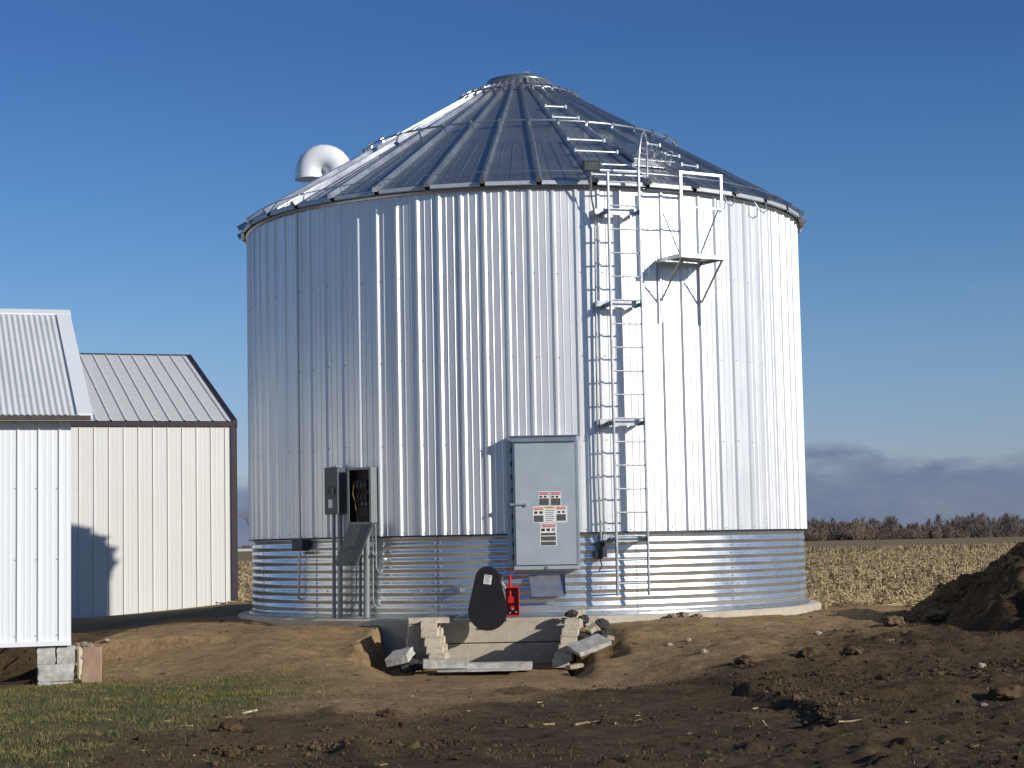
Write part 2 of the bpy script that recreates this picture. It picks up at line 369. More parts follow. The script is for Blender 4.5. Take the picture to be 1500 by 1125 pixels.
    w3 = sst(PX1-.1, PX1, x)*(1-sst(.95, 1.35, x+.2*fbm(x, y, 1.5, 67, 3)))*sst(21.9, 22.4, y)*(1-sst(23.5, 24.0, y)); z = z-.17*w3
    us = (1-sst(-5.9, -5.6, x))*sst(21.45, 21.7, y)*(1-sst(26, 26.5, y)); z = z-.45*us*sst(-12, -10, x)
    # under the pad
    z = np.where(r < 4.25, np.minimum(z, -.62), z)
    return z
def masks(x, y):
    n = fbm(x, y, .55, 71, 5, .6); n2 = fbm(x, y, 2.2, 77, 4, .6)
    straw = sst(27.3, 28.1, y-.28*np.clip(x-4, 0, 9)*0+.5*n+(.9*(x < 4.4)))*sst(3.4, 4.2, x+.6*n)
    straw = np.maximum(straw, sst(32.5, 34, y+n))
    edge = -1.3+1.35*(y-17.2)*.0+1.3*n+.5*n2
    turf = (1-sst(-.6, .5, x-edge-(-.9)))*(1-sst(20.6, 22.6, y+.8*n))*sst(-.75, .1, n+.8*n2+.5)
    turf = turf*(1-.85*sst(14.7, 14.2, y+.9*n-.55*(x+3))*(x > -3))
    turf = np.maximum(turf, sst(-8.5, -9.5, x)*(y < 60))
    dark = sst(-.35, .55, (x-1.8)*.35+n*.9+(20.2-y)*.26)*(1-sst(22.6, 24.2, y-.35*np.clip(x-3.6, 0, 3)*1.0+.5*n))
    dark = np.maximum(dark, sst(1.1, .85, np.hypot((x-8.0)/3.3, (y-23.6)/3.5)+.1*n))
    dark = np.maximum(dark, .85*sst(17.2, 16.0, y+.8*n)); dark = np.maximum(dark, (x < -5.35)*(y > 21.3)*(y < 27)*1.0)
    return np.clip(turf, 0, 1), np.clip(dark, 0, 1), np.clip(straw, 0, 1)
def H(x, y): return float(height(np.array([x]), np.array([y]))[0])
xs = np.concatenate([-np.geomspace(2500, 9.2, 36), np.arange(-9, 9.6, .045), np.geomspace(9.8, 2500, 36)])
ys = np.concatenate([[-200, -60, -20, -5, 2, 6, 9], np.arange(10.4, 27.4, .045), np.arange(27.5, 34, .12), np.geomspace(34.2, 4500, 60)])
X, Y = np.meshgrid(xs, ys); Z = height(X, Y)
far = sst(200, 900, Y)*0
nx, ny = len(xs), len(ys)
co = np.stack([X.ravel(), Y.ravel(), Z.ravel()], 1)
me = bpy.data.meshes.new('ground'); idx = np.arange(nx*ny).reshape(ny, nx)
quads = np.stack([idx[:-1, :-1].ravel(), idx[:-1, 1:].ravel(), idx[1:, 1:].ravel(), idx[1:, :-1].ravel()], 1)
me.vertices.add(len(co)); me.vertices.foreach_set('co', co.ravel())
me.loops.add(quads.size); me.loops.foreach_set('vertex_index', quads.ravel().astype(np.int32))
me.polygons.add(len(quads)); me.polygons.foreach_set('loop_start', np.arange(0, quads.size, 4, dtype=np.int32))
me.polygons.foreach_set('use_smooth', np.ones(len(quads), bool)); me.update(calc_edges=True)
tf, dk, st = masks(X, Y)
for nm, arr in (('turf', tf), ('dark', dk), ('straw', st)):
    a = me.attributes.new(nm, 'FLOAT', 'POINT'); a.data.foreach_set('value', arr.ravel().astype(np.float32))
me.materials.append(M['soil']); ground = bpy.data.objects.new('ground', me); C.objects.link(ground); tag(ground, kind='structure')

def fast_mesh(name, verts, tris_n, mat, k=3, smooth=False):
    """verts (n*k,3): every k vertices make one face"""
    me = bpy.data.meshes.new(name); n = len(verts)
    me.vertices.add(n); me.vertices.foreach_set('co', verts.astype(np.float32).ravel())
    me.loops.add(n); me.loops.foreach_set('vertex_index', np.arange(n, dtype=np.int32))
    me.polygons.add(n//k); me.polygons.foreach_set('loop_start', np.arange(0, n, k, dtype=np.int32))
    me.update(calc_edges=True); me.materials.append(mat)
    o = bpy.data.objects.new(name, me); C.objects.link(o); return o
def strips(pos, dirv, length, width):
    """thin quads starting at pos along dirv"""
    n = len(pos); side = np.cross(dirv, rng.normal(size=(n, 3))); side /= np.linalg.norm(side, axis=1)[:, None]+1e-9
    e = pos+dirv*length[:, None]; w = side*width[:, None]/2
    return np.stack([pos-w, pos+w, e+w*.5, e-w*.5], 1).reshape(-1, 3)
# far track and weed strip
def sheet(name, pts, mat, kind='structure', dz=.004):
    b = MB(); n = len(pts)//2; b.add(pts, [(i*2, i*2+1, i*2+3, i*2+2) for i in range(n-1)], True); o = b.build(name, mat)
    if kind: tag(o, kind=kind)
    return o
pts = []
for x in np.linspace(-60, 140, 40):
    yc = 150+ .55*(x-20)+2*math.sin(x*.07); pts += [(x, yc-15, -.105), (x, yc+13, -.105)]
sheet('farm_track', pts, M['track'])

# ------------------------------------------------------------------ stuff: stubble, grass, crumbs, husks
def scatter(n, x0, x1, y0, y1, fn, pw=1.0):
    x = rng.uniform(x0, x1, n); y = y0+(y1-y0)*rng.uniform(0, 1, n)**pw
    k = fn(x, y) > rng.uniform(0, 1, n); return x[k], y[k]
def dirs(n, tilt):
    a = rng.uniform(0, 2*math.pi, n); t = np.abs(rng.normal(0, tilt, n)); t = np.clip(t, 0, 1.5)
    return np.stack([np.cos(a)*np.sin(t), np.sin(a)*np.sin(t), np.cos(t)], 1)
def inview(x, y): return (np.abs(x) < .285*y+.4)
xa, ya = scatter(120000, 3.8, 34, 27.4, 118, lambda x, y: (inview(x, y) & (x > 3.8))*masks(x, y)[2]*1.0, 1.7)
xb, yb = scatter(12000, -14, -4.2, 38, 100, lambda x, y: 1.0*(x/y < -.135)*(x/y > -.153))
xs_ = np.concatenate([xa, xb]); ys_ = np.concatenate([ya, yb]); n = len(xs_)
stand = rng.uniform(0, 1, n) < .045
row = stand; xs_ = np.where(row, np.round(xs_/.76)*.76+rng.normal(0, .05, n), xs_)
d = np.where(stand[:, None], dirs(n, .25), dirs(n, 1.0)*np.array([1, 1, .07])); d /= np.linalg.norm(d, axis=1)[:, None]
ln = np.where(stand, rng.uniform(.08, .24, n), rng.uniform(.06, .30, n)); wd = rng.uniform(.008, .024, n)*(1+ys_/90)
z = height(xs_, ys_)+np.where(stand, -.01, rng.uniform(.0, .05, n))
v = strips(np.stack([xs_, ys_, z], 1), d, ln, wd)
tag(fast_mesh('corn_stubble', v, 0, M['stalk'], 4), 'dry cut corn stalks and husks covering the field behind the bin', 'crop stubble', kind='stuff')

xa, ya = scatter(170000, -5.5, 2.5, 11.6, 22.6, lambda x, y: inview(x, y)*masks(x, y)[0]*(.25+.7*(fbm(x*.6, y*1.6, 1.1, 93, 4) > -.08)))
xb, yb = scatter(16000, -4, 5, 11.6, 22.0, lambda x, y: inview(x, y)*(fbm(x, y, 1.3, 91, 3) > .25)*.5)
gx = np.concatenate([xa, xb]); gy = np.concatenate([ya, yb]); n = len(gx)
d = dirs(n, .75); ln = rng.uniform(.02, .055, n); b0 = np.stack([gx, gy, height(gx, gy)-.004], 1)
side = np.cross(d, rng.normal(size=(n, 3))); side /= np.linalg.norm(side, axis=1)[:, None]; w = side*rng.uniform(.002, .005, n)[:, None]
v = np.stack([b0-w, b0+w, b0+d*ln[:, None]], 1).reshape(-1, 3)
tag(fast_mesh('grass', v, 0, M['blade'], 3), 'short worn olive grass at the lower left of the yard', 'grass', kind='stuff')

# soil crumbs
def lump_mesh(seed, sub=1):
    r = np.random.default_rng(seed); t = (1+5**.5)/2
    V = np.array([(-1, t, 0), (1, t, 0), (-1, -t, 0), (1, -t, 0), (0, -1, t), (0, 1, t), (0, -1, -t), (0, 1, -t), (t, 0, -1), (t, 0, 1), (-t, 0, -1), (-t, 0, 1)], float)
    F = [(0, 11, 5), (0, 5, 1), (0, 1, 7), (0, 7, 10), (0, 10, 11), (1, 5, 9), (5, 11, 4), (11, 10, 2), (10, 7, 6), (7, 1, 8), (3, 9, 4), (3, 4, 2), (3, 2, 6), (3, 6, 8), (3, 8, 9), (4, 9, 5), (2, 4, 11), (6, 2, 10), (8, 6, 7), (9, 8, 1)]
    V /= np.linalg.norm(V[0])
    for _ in range(sub):
        V = V.tolist(); cache = {}; G = []
        def mid(a, b):
            k = (min(a, b), max(a, b))
            if k not in cache:
                p = (np.array(V[a])+np.array(V[b])); V.append((p/np.linalg.norm(p)).tolist()); cache[k] = len(V)-1
            return cache[k]
        for a, b, c in F:
            x, y, z = mid(a, b), mid(b, c), mid(c, a); G += [(a, x, z), (b, y, x), (c, z, y), (x, y, z)]
        F = G; V = np.array(V)
    A = r.normal(0, 1, (6, 3)); bumpy = sum(np.sin(V@A[i]*(2+i)+i)*.07 for i in range(6))
    V = V*(1+bumpy+r.normal(0, .06 if sub > 1 else .1, len(V)))[:, None]*np.array([1, r.uniform(.65, 1), r.uniform(.45, .75)])
    return V, np.array(F)
protos = [lump_mesh(s, 0) for s in range(8)]
def crumb_dens(x, y):
    t, dk_, s_ = masks(x, y); return inview(x, y)*(.05+.75*dk_*(fbm(x, y, 1.2, 95, 3) > -.05))*(1-s_)*(1-.9*t)
cx, cy = scatter(60000, -5.5, 9, 11.5, 27, crumb_dens)
hx, hy = scatter(9000, 4.6, 8.5, 20.5, 26, lambda x, y: (np.hypot((x-8)/3.2, (y-23.6)/3.3) < 1.05)*1.0)
ex = rng.uniform(-2.3, -.3, 700); ey = 14.3+rng.normal(0, .16, 700)+.5*(ex+1.3)*.3+.3*fbm(ex, ex*0, 1.2, 88)
fx_ = 2.25+np.abs(rng.normal(0, .35, 900)); fy_ = rng.uniform(14, 19, 900); gx_ = rng.uniform(2.2, 5.2, 900); gy_ = 18.6+rng.normal(0, .3, 900)+.12*(gx_-2)
nbig = 2500
cx = np.concatenate([cx, hx, ex, fx_, gx_]); cy = np.concatenate([cy, hy, ey, fy_, gy_]); big = np.arange(len(cx)) >= len(cx)-nbig; cz = height(cx, cy); out = []
keep = ~((cx > PX0-.5) & (cx < PX1+.1) & (cy > 22.2) & (cy < 24.4)) & (np.hypot(cx-BX, cy-BY) > 4.45)
cx, cy, cz, big = cx[keep], cy[keep], cz[keep], big[keep]
for i in range(8):
    k = slice(i, None, 8); n = len(cx[k]); V, F = protos[i]
    s = rng.lognormal(-4.95, .6, n).clip(.003, .045); s = np.where(big[k], s*1.45, s); a = rng.uniform(0, 6.28, n)
    T = V[F].reshape(-1, 3)
    p = T[None]*s[:, None, None]; ca, sa = np.cos(a)[:, None], np.sin(a)[:, None]
    q = np.stack([p[..., 0]*ca-p[..., 1]*sa, p[..., 0]*sa+p[..., 1]*ca, p[..., 2]], -1)
    q += np.stack([cx[k], cy[k], cz[k]+s*.2], 1)[:, None]
    out.append(q.reshape(-1, 3))
tag(fast_mesh('soil_crumbs', np.concatenate(out), 0, M['crumb'], 3), 'loose crumbs and small clods of dark turned soil', 'soil', kind='stuff')
# straw litter over the yard
xa, ya = scatter(1500, -5.5, 8.5, 12, 26, lambda x, y: inview(x, y)*np.where(x < 1.5, .55, .8)*(np.hypot(x-BX, y-BY) > 4.6)*(fbm(x, y, .8, 97, 3) > -.1)); n = len(xa)
d = dirs(n, 1.0)*np.array([1, 1, .05]); d /= np.linalg.norm(d, axis=1)[:, None]
v = strips(np.stack([xa, ya, height(xa, ya)+.012], 1), d, rng.uniform(.02, .08, n)*np.where(rng.uniform(0, 1, n) < .08, 1.7, 1), rng.uniform(.003, .012, n))
tag(fast_mesh('straw_litter', v, 0, M['stalk'], 4), 'scattered bits of pale straw and husk on the bare yard', 'straw', kind='stuff')

# dry weeds beyond the stubble
n = 26000; x = rng.uniform(-40, 90, n); yc = 150+.55*(x-20)+2*np.sin(x*.07); y = yc-15-rng.uniform(0, 26, n)
v = strips(np.stack([x, y, np.full(n, -.13)], 1), dirs(n, .5), rng.uniform(.12, .34, n), rng.uniform(.04, .10, n))
tag(fast_mesh('dry_weeds', v, 0, M['weeds'], 4), 'strip of dry brown weeds beside the far farm track', 'weeds', kind='stuff')

# far wood
def wood(name, n, xf, dist, hfun, mat, label, nt_=230):
    vs = []
    for i in range(n):
        x = xf(rng.uniform(0, 1)); y = dist+rng.uniform(-12, 30); h = hfun(x)*rng.uniform(.72, 1.08); w = h*rng.uniform(.45, .8); m_ = nt_
        a = rng.uniform(0, 6.28, m_); up = rng.uniform(0, 1, m_)**.75; rad = np.sqrt(rng.uniform(0, 1, m_))*w*.5*np.sin(np.clip(up, .05, 1)*2.9+.25).clip(.08, 1)
        base = np.stack([x+np.cos(a)*rad, y+np.sin(a)*rad, -.3+up*h*.86], 1)
        d = np.stack([np.cos(a)*rad/w*1.3+rng.normal(0, .28, m_), np.sin(a)*.4, .55+.5*rng.uniform(0, 1, m_)], 1); d /= np.linalg.norm(d, axis=1)[:, None]
        vs.append(strips(base, d, h*rng.uniform(.07, .24, m_), rng.uniform(.035, .11, m_)))
    tag(fast_mesh(name, np.concatenate(vs), 0, mat, 4), label, 'woodland', kind='stuff')
wood('far_wood', 300, lambda u: 52+u*58, 380, lambda x: 4.1+.7*math.sin(x*.35)+.8*math.sin(x*.9+1)-1.6*math.exp(-((x-82)/5)**2), M['bark'], 'bare grey-brown wood along the horizon at right')
wood('willow_thicket', 210, lambda u: 50+u*38, 372, lambda x: 3.5+.6*math.sin(x*.4+.5)-1.2*math.exp(-((x-84)/6)**2), M['bark2'], 'reddish bare thicket in front of the far wood')
wood('distant_scrub', 90, lambda u: -75+u*34, 420, lambda x: 1.6, M['bark'], 'low grey scrub on the horizon between shed and bin')

# ------------------------------------------------------------------ concrete pad and well walls
b = MB(); b.lathe([(0, -.004), (4.30, -.004), (4.335, -.03), (4.345, -.6), (0, -.6)], (BX, BY, 0), 120, False)
pad = b.build('concrete_pad', M['concrete']); tag(pad, kind='structure')
e = thing('concrete_footing', 'pale concrete footing wall of two courses at the back of the well', 'footing', (-.25, 23.98, -.58))
for k, (z0, z1, dx) in enumerate(((-.30, -.012, 0), (-.58, -.312, .02))):
    b = MB(); b.box((-.245+dx, 24.06, (z0+z1)/2), (1.80, .22, z1-z0)); b.build('course', M['concrete'], e, .008)

# ------------------------------------------------------------------ the grain bin
Zb, Zt = 1.065, 5.60
bin_ = thing('grain_bin', 'round metal grain bin with conical roof, ladder and grey door, on a concrete pad', 'grain bin', (BX, BY, 0))
# lower corrugated ring
nA, pitch = 300, .1016; vs = []; fs = []
rows = int((Zb+.06)/pitch*12)
for j in range(rows+1):
    z = j*pitch/12; f = z/pitch
    rr = RW-.022+.0068*math.sin(2*math.pi*f) if z > .02 else RW-.022
    for k in range(nA):
        a = 2*math.pi*k/nA; vs.append((BX+rr*math.cos(a), BY+rr*math.sin(a), z))
for j in range(rows):
    for k in range(nA): fs.append((j*nA+k, j*nA+(k+1) % nA, (j+1)*nA+(k+1) % nA, (j+1)*nA+k))
b = MB(); b.add(vs, fs, True); b.build('corrugated_wall', M['zinc'], bin_)
b = MB(); b.lathe([(RW+.035, 0.0), (RW+.035, .006), (RW-.02, .006)], (BX, BY, 0), 120, True)
b.lathe([(RW-.004, .02), (RW-.004, .055)], (BX, BY, 0), 120, True); b.build('base_angle', M['galv'], bin_)
# upper siding with 12-inch ribs
b = MB(); vs = []; NR = 86; pr = []
half = math.pi/NR
for k in range(NR):
    a0 = R_(-7.35)+k*2*half
    w = lambda mm: mm/1000/RW
    for o, h in ((-w(152)+.00001, 0), (-w(111), 0), (-w(103.5), .0052), (-w(101), .0052), (-w(93.5), 0), (-w(38), 0), (-w(12), .025), (w(12), .025), (w(38), 0), (w(93.5), 0), (w(101), .0052), (w(103.5), .0052), (w(111), 0)):
        if abs(o) < half: pr.append((a0+o, h))
n = len(pr)
zs = [Zb, 2.2, 3.35, 4.5, Zt-.03]
for z in zs:
    for a, h in pr: vs.append((BX+(RW+h)*math.sin(a), BY-(RW+h)*math.cos(a), z))
fs = []
for j in range(len(zs)-1):
    for k in range(n): fs.append((j*n+k, j*n+(k+1) % n, (j+1)*n+(k+1) % n, (j+1)*n+k))
b.add(vs, fs, False); sid = b.build('upper_siding', M['siding'], bin_)
b = MB(); b.lathe([(RW+.034, Zb-.012), (RW+.034, Zb+.004), (RW-.02, Zb+.004)], (BX, BY, 0), 120, True); b.build('drip_trim', M['trim_dark'], bin_)
b = MB(); b.lathe([(RW+.002, Zt-.05), (RW+.036, Zt-.05), (RW+.036, Zt+.02), (RW-.02, Zt+.02)], (BX, BY, 0), 120, True); b.build('eave_band', M['galv'], bin_)
# screws
b = MB()
for z in (1.10, 2.25, 3.35, 4.45):
    for k in range(NR):
        a = R_(-7.35)+k*2*half+.0125; p = wp(a, .004, z+.012*math.sin(k*1.7)); b.box(p, (.010, .012, .010), wframe(a))
tag(b.build('siding_screws', M['box_grey'], bin_), kind='stuff')
b = MB()
for a in (-66, -44.5, -26.5, -17.6, -16.6, 19.5, 41, 68, 69, 95):
    for j in range(11):
        p = wp(R_(a), -.012, .03+j*pitch+.025); b.box(p, (.018, .014, .018), wframe(R_(a)))
for k in range(120):
    a = k*R_(3.0)+.01; p = wp(a, -.014, .356); b.box(p, (.014, .014, .014), wframe(a))
tag(b.build('wall_bolts', M['galv_bright'], bin_), kind='stuff')
# vertical lap seams
for a in (-44.5, -17.1, 19.5, 68.5):
    b = MB(); vv = []; th = R_(a)
    for j in range(rows+1):
        z = j*pitch/12; rr = -.022+.0068*math.sin(2*math.pi*z/pitch)+.0025
        vv += [wp(th, rr, z, -.008), wp(th, rr, z, .008)]
    b.add(vv, [(2*i, 2*i+1, 2*i+3, 2*i+2) for i in range(rows)], True); b.build('lap_seam', M['galv'], bin_)

# roof
NP = 36; RE, RC = 4.245, .56; SL = .595
def rz(r): return Zt+.055+(RE-r)*SL
A0 = R_(2.75)
b = MB(); vs = []; fs = []
radii = [RE, RE-.01, 3.3, 2.2, 1.2, RC]
b_v = []
for k in range(NP):
    a = A0+k*R_(10)
    for r in radii: b_v.append((BX+r*math.sin(a), BY-r*math.cos(a), rz(r)))
nr = len(radii)
for k in range(NP):
    q = (k+1) % NP
    for i in range(nr-1): fs.append((k*nr+i, q*nr+i, q*nr+i+1, k*nr+i+1))
b.add(b_v, fs, False)
b.build('roof_panels', M['roof'], bin_)
b = MB()
for k in range(NP):      # down-turned lip of each panel
    a, c = A0+k*R_(10)+.008, A0+(k+1)*R_(10)-.008
    for (r0, z0, r1, z1) in ((RE-.004, rz(RE)-.002, RE+.012, rz(RE)-.055), (RE+.012, rz(RE)-.055, RE-.03, rz(RE)-.06)):
        b.add([(BX+r0*math.sin(a), BY-r0*math.cos(a), z0), (BX+r0*math.sin(c), BY-r0*math.cos(c), z0), (BX+r1*math.sin(c), BY-r1*math.cos(c), z1), (BX+r1*math.sin(a), BY-r1*math.cos(a), z1)], [(0, 3, 2, 1)])
b.build('panel_lips', M['lip'], bin_)
def rpt(a, r, h=0, lat=0):        # point on the roof slope
    n = Vector((math.sin(a), -math.cos(a), 0)); t = Vector((math.cos(a), math.sin(a), 0)); up = (n*SL+Vector((0, 0, 1))).normalized()
    return Vector((BX, BY, rz(r)))+n*r+up*h+t*lat
b = MB()
for k in range(NP):      # raised ribs: tapered hat sections
    a = A0+k*R_(10); vv = []
    for r, w0, w1, h in ((RE+.05, .045, .018, .062), (2.4, .040, .016, .058), (RC+.02, .022, .010, .05)):
        vv += [rpt(a, r, -.006, -w0), rpt(a, r, h, -w1), rpt(a, r, h, w1), rpt(a, r, -.006, w0)]
    b.add(vv, [(i*4+j, i*4+j+1, i*4+j+5, i*4+j+4) for i in range(2) for j in range(3)]+[(0, 3, 2, 1), (8, 9, 10, 11)])
b.build('roof_ribs', M['roof'], bin_)
b = MB()                 # faint pressed creases in each panel
for k in range(NP):
    for fr in (.25, .5, .75):
        a = A0+(k+fr)*R_(10); dr = math.cos(R_(5))/math.cos(R_(5)-abs(fr-.5)*R_(10)); 
        b.bar(rpt(a, RE*dr-.03, -.001), rpt(a, 2.9*dr, -.001), .010, .005, (0, 0, 1))
b.build('panel_creases', M['roof'], bin_)
# ring stiffeners on brackets
def ringobj(r, h, tr, name):
    b = MB(); pts = [rpt(A0+R_(10)*k/2, r*(1 if k % 2 == 0 else .999), h) for k in range(NP*2+1)]
    b.tube(pts, tr, 6, False)
    for k in range(NP):
        a = A0+k*R_(10); b.box(rpt(a, r, h*.55+.01), (.028, .03, h), wframe(a)); b.tube([rpt(a, r-.03, h+.012), rpt(a, r+.03, h+.012)], .022, 6)
    return b.build(name, M['galv'], bin_)
ringobj(2.36, .105, .014, 'roof_ring'); ringobj(.86, .075, .014, 'roof_ring'); 
b = MB(); b.tube([rpt(A0+R_(10)*k, RE-.16, .066) for k in range(NP+1)], .007, 5, False); b.build('eave_wire', M['galv'], bin_)
# cap and collar
zc = rz(RC)
b = MB(); b.lathe([(RC+.04, zc-.03), (RC-.02, zc+.0), (RC-.05, zc+.115), (RC-.1, zc+.12)], (BX, BY, 0), 72)
b.build('collar', M['galv'], bin_)
b = MB()
for k in range(NP):
    a = A0+k*R_(10); b.add([rpt(a, RC+.10, .056, -.028), rpt(a, RC+.10, .056, .028), Vector((BX+(RC-.03)*math.sin(a), BY-(RC-.03)*math.cos(a), zc+.11))], [(0, 1, 2)])
b.build('collar_tabs', M['galv_bright'], bin_)
b = MB(); b.lathe([(.0, zc+.225), (.2, zc+.22), (.36, zc+.20), (.475, zc+.165), (.50, zc+.14), (.505, zc+.095), (.48, zc+.095)], (BX, BY, 0), 72)
cap = b.build('roof_cap', M['cap'], bin_)
b = MB(); b.box((BX+.12, BY-.44, zc+.195), (.09, .05, .03)); b.build('cap_knob', M['galv_bright'], cap)
b = MB(); b.box((BX+.13, BY-.53, zc+.06), (.03, .03, .09)); b.build('cap_latch', M['galv_bright'], cap)
# roof rungs
def rung_panel(a0, specs, wid=10):
    for r in specs:
        b = MB(); p0 = rpt(a0, r, .075); p1 = rpt(a0+R_(wid), r, .075); b.bar(p0, p1, .026, .016); b.box(p0, (.03, .05, .05), wframe(a0)); b.box(p1, (.03, .05, .05), wframe(a0))
        b.build('roof_rung', M['galv_bright'], bin_)
rung_panel(A0+R_(9.3), (4.22, 4.06, 3.86, 3.41, 3.0, 2.15, 1.72))
rung_panel(A0+R_(33.6), (2.93, 3.3, 3.64), 4.6)
# roof hatch beside the ladder
th = A0+R_(25.5); n_ = Vector((math.sin(th), -math.cos(th), 0)); t_ = Vector((math.cos(th), math.sin(th), 0)); up_ = (n_*SL+Vector((0, 0, 1))).normalized(); dn_ = up_.cross(t_)
HM = Matrix((t_, -dn_, up_)).transposed()
b = MB(); b.box(rpt(th, 3.45, .06), (.60, .58, .10), HM); hatch = b.build('roof_hatch', M['roof'], bin_, .01)
b = MB(); b.box(rpt(th, 3.45, .123), (.66, .64, .02), HM); b.build('hatch_lid', M['roof'], hatch, .006)
for dx, dy in ((-.2, .12), (-.08, .16), (.12, -.05), (.24, .15), (.05, .2)):
    q = rpt(th, 3.45+dy, .13, dx); b = MB(); b.tube([q, q+up_*.09+t_*.02, q+up_*.09+t_*.10, q+t_*.11], .009, 6); b.build('hatch_handle', M['galv'], hatch)
b = MB(); b.tube([P(955, 234, 25.2), P(998, 260, 24.75)], .011, 6); b.build('hatch_rod', M['galv_bright'], hatch)
# gooseneck vent behind the left slope
va = R_(-108); vc = rpt(va, 3.02, 0); ctr = vc+Vector((-.23, 0, .43)); pts = [vc+Vector((0, 0, -.1)), vc+Vector((0, 0, .2))]
for k in range(0, 13):
    a = math.pi*k/12*1.06; pts.append(ctr+Vector((.235*math.cos(a), .0, .235*math.sin(a)+.02)))
b = MB(); b.tube(pts, .222, 28, False); b.tube([pts[-1], pts[-1]+(pts[-1]-pts[-2]).normalized()*.05], .235, 28, True)
b.tube([vc+Vector((0, 0, -.1)), vc+Vector((0, 0, .12))], .27, 28, True)
b.build('gooseneck_vent', M['vent'], bin_)

# ladder
thl, zl0 = onwall(905, 873, RW+.0); 
SO = .30
def rail_th(px, py):
    th, z = onwall(px, py, RW+SO); return th, z
tl, zl_b = rail_th(905.5, 873); tr, zr_b = rail_th(951.5, 872)
_, zl_t = rail_th(891, 252); _, zr_t = rail_th(935, 250)
tm = (tl+tr)/2; latL = (RW+SO)*math.sin(tl-tm); latR = (RW+SO)*math.sin(tr-tm)
ladder = MB()
def LP(lat, out, z): return wp(tm, out, z, lat)
WM = wframe(tm)
lad = None
b = MB(); b.box(LP(latL, SO-.02, (zl_b+zl_t)/2), (.022, .055, zl_t-zl_b), WM); lad = b.build('ladder', M['galv'], bin_)
b = MB(); b.box(LP(latR, SO-.02, (zr_b+zr_t)/2), (.022, .055, zr_t-zr_b), WM); b.build('rail', M['galv'], lad)
lad_z = [onwall(922, 474+34.55*i, RW+SO)[1] for i in range(-6, 12)]
for z in lad_z:
    if zl_b-.02 < z < zl_t+.05:
        b = MB(); b.tube([LP(latL, SO-.02, z), LP(latR, SO-.02, z)], .0115, 8); b.build('rung', M['galv_bright'], lad)
for py in (311, 446, 619, 789):
    z = onwall(910, py, RW+SO*.5)[1]
    b = MB(); b.box(LP((latL+latR)/2-.02, SO-.115, z), (latR-latL+.03, .012, .085), WM)
    for lt in (latL, latR): b.box(LP(lt-.005, (SO+.03)/2, z-.01), (.012, SO-.0, .055), WM)
    b.box(LP(latL-.04, .032, z), (.13, .05, .11), WM)
    b.build('stand_off_bracket', M['galv'], lad)
b = MB(); hp = [LP(latR, SO-.02, zr_t-.15)]
for px, py, o in ((935, 240, .3), (937, 215, .28), (939.5, 198, .22), (942.5, 193, .15), (945.5, 198, .08), (947, 215, 0), (948, 245, -.03), (948.5, 272, -.03)):
    d = ray(px, py); th_, z_ = onwall(px, py, RW+o); hp.append(wp(th_, o, z_))
b.tube(hp, .016, 8); b.build('grab_hoop', M['galv_bright'], lad)
b = MB(); b.tube([wp(onwall(935.5, 224, RW+.28)[0], .28, onwall(935.5, 224, RW+.28)[1]), wp(onwall(947.5, 226, RW)[0], 0, onwall(947.5, 226, RW)[1])], .009, 6); b.build('hoop_rung', M['galv_bright'], lad)

# rest platform
tp1, zp = onwall(966, 383, RW+.03); tp2, zp2 = onwall(1024.5, 384, RW+.03); tpm = (tp1+tp2)/2; PM = wframe(tpm); PO = .56
hw = (RW+.03)*math.sin((tp2-tp1)/2); zpl = (zp+zp2)/2+.01
def PP(lat, out, z): return wp(tpm, out, z, lat)
b = MB(); 
for k in range(6): b.box(PP(0, .04+(k+.5)*(PO-.04)/6, zpl), (2*hw+.04, (PO-.04)/6-.012, .02), PM)
b.box(PP(-hw-.02, PO/2, zpl-.015), (.012, PO-.03, .055), PM); b.box(PP(hw+.02, PO/2, zpl-.015), (.012, PO-.03, .055), PM); b.box(PP(0, PO, zpl-.015), (2*hw+.06, .012, .055), PM)
plat = b.build('rest_platform', M['galv'], bin_)
zlow = onwall(966.5, 472, RW+.03)[1]; zbr = onwall(968, 440, RW+.03)[1]
for sgn in (-1, 1):
    b = MB(); b.box(PP(sgn*hw, .03, (zlow+zpl)/2), (.028, .02, zpl-zlow), PM); b.build('mounting_upright', M['galv'], plat)
    b = MB(); b.bar(PP(sgn*hw, PO-.02, zpl-.03), PP(sgn*hw, .045, zbr), .022, .014); b.build('brace', M['galv'], plat)
ztop = onwall(1000, 254, RW+PO)[1]; zmid = onwall(1003, 302, RW+PO)[1]
b = MB(); b.box(PP(-hw, PO-.01, (zpl+ztop)/2), (.036, .022, ztop-zpl), PM); b.box(PP(hw, PO-.01, (zmid-.0+ztop)/2-.01), (.036, .022, ztop-zmid+.02), PM)
b.box(PP(0, PO-.01, ztop+.016), (2*hw+.04, .022, .032), PM); b.box(PP(.02, PO-.012, zmid), (2*hw, .018, .02), PM)
b.build('guard_rail', M['galv_bright'], plat)
b = MB(); b.bar(PP(-hw+.04, .07, zpl+.62), PP(-hw+.14, .30, zpl+.02), .016, .012); b.bar(PP(hw-.04, PO-.03, zmid), PP(hw-.17, .25, zpl+.02), .016, .012); b.build('rail_strut', M['galv'], plat)
for px0, px1, py in ((1062, 1075, 286), (1108, 1122, 296)):
    t0, z0 = onwall(px0, py, RW+.14); t1, z1 = onwall(px1, py, RW+.14); tmn = (t0+t1)/2
    b = MB(); b.tube([wp(t0, .1, z0+.02), wp(t0+(t1-t0)*.1, .16, z0-.10), wp(tmn, .17, z0-.14), wp(t1, .15, z0-.08), wp(t1+.004, .12, z0+.03)], .009, 6); b.build('cable_loop', M['galv'], bin_)

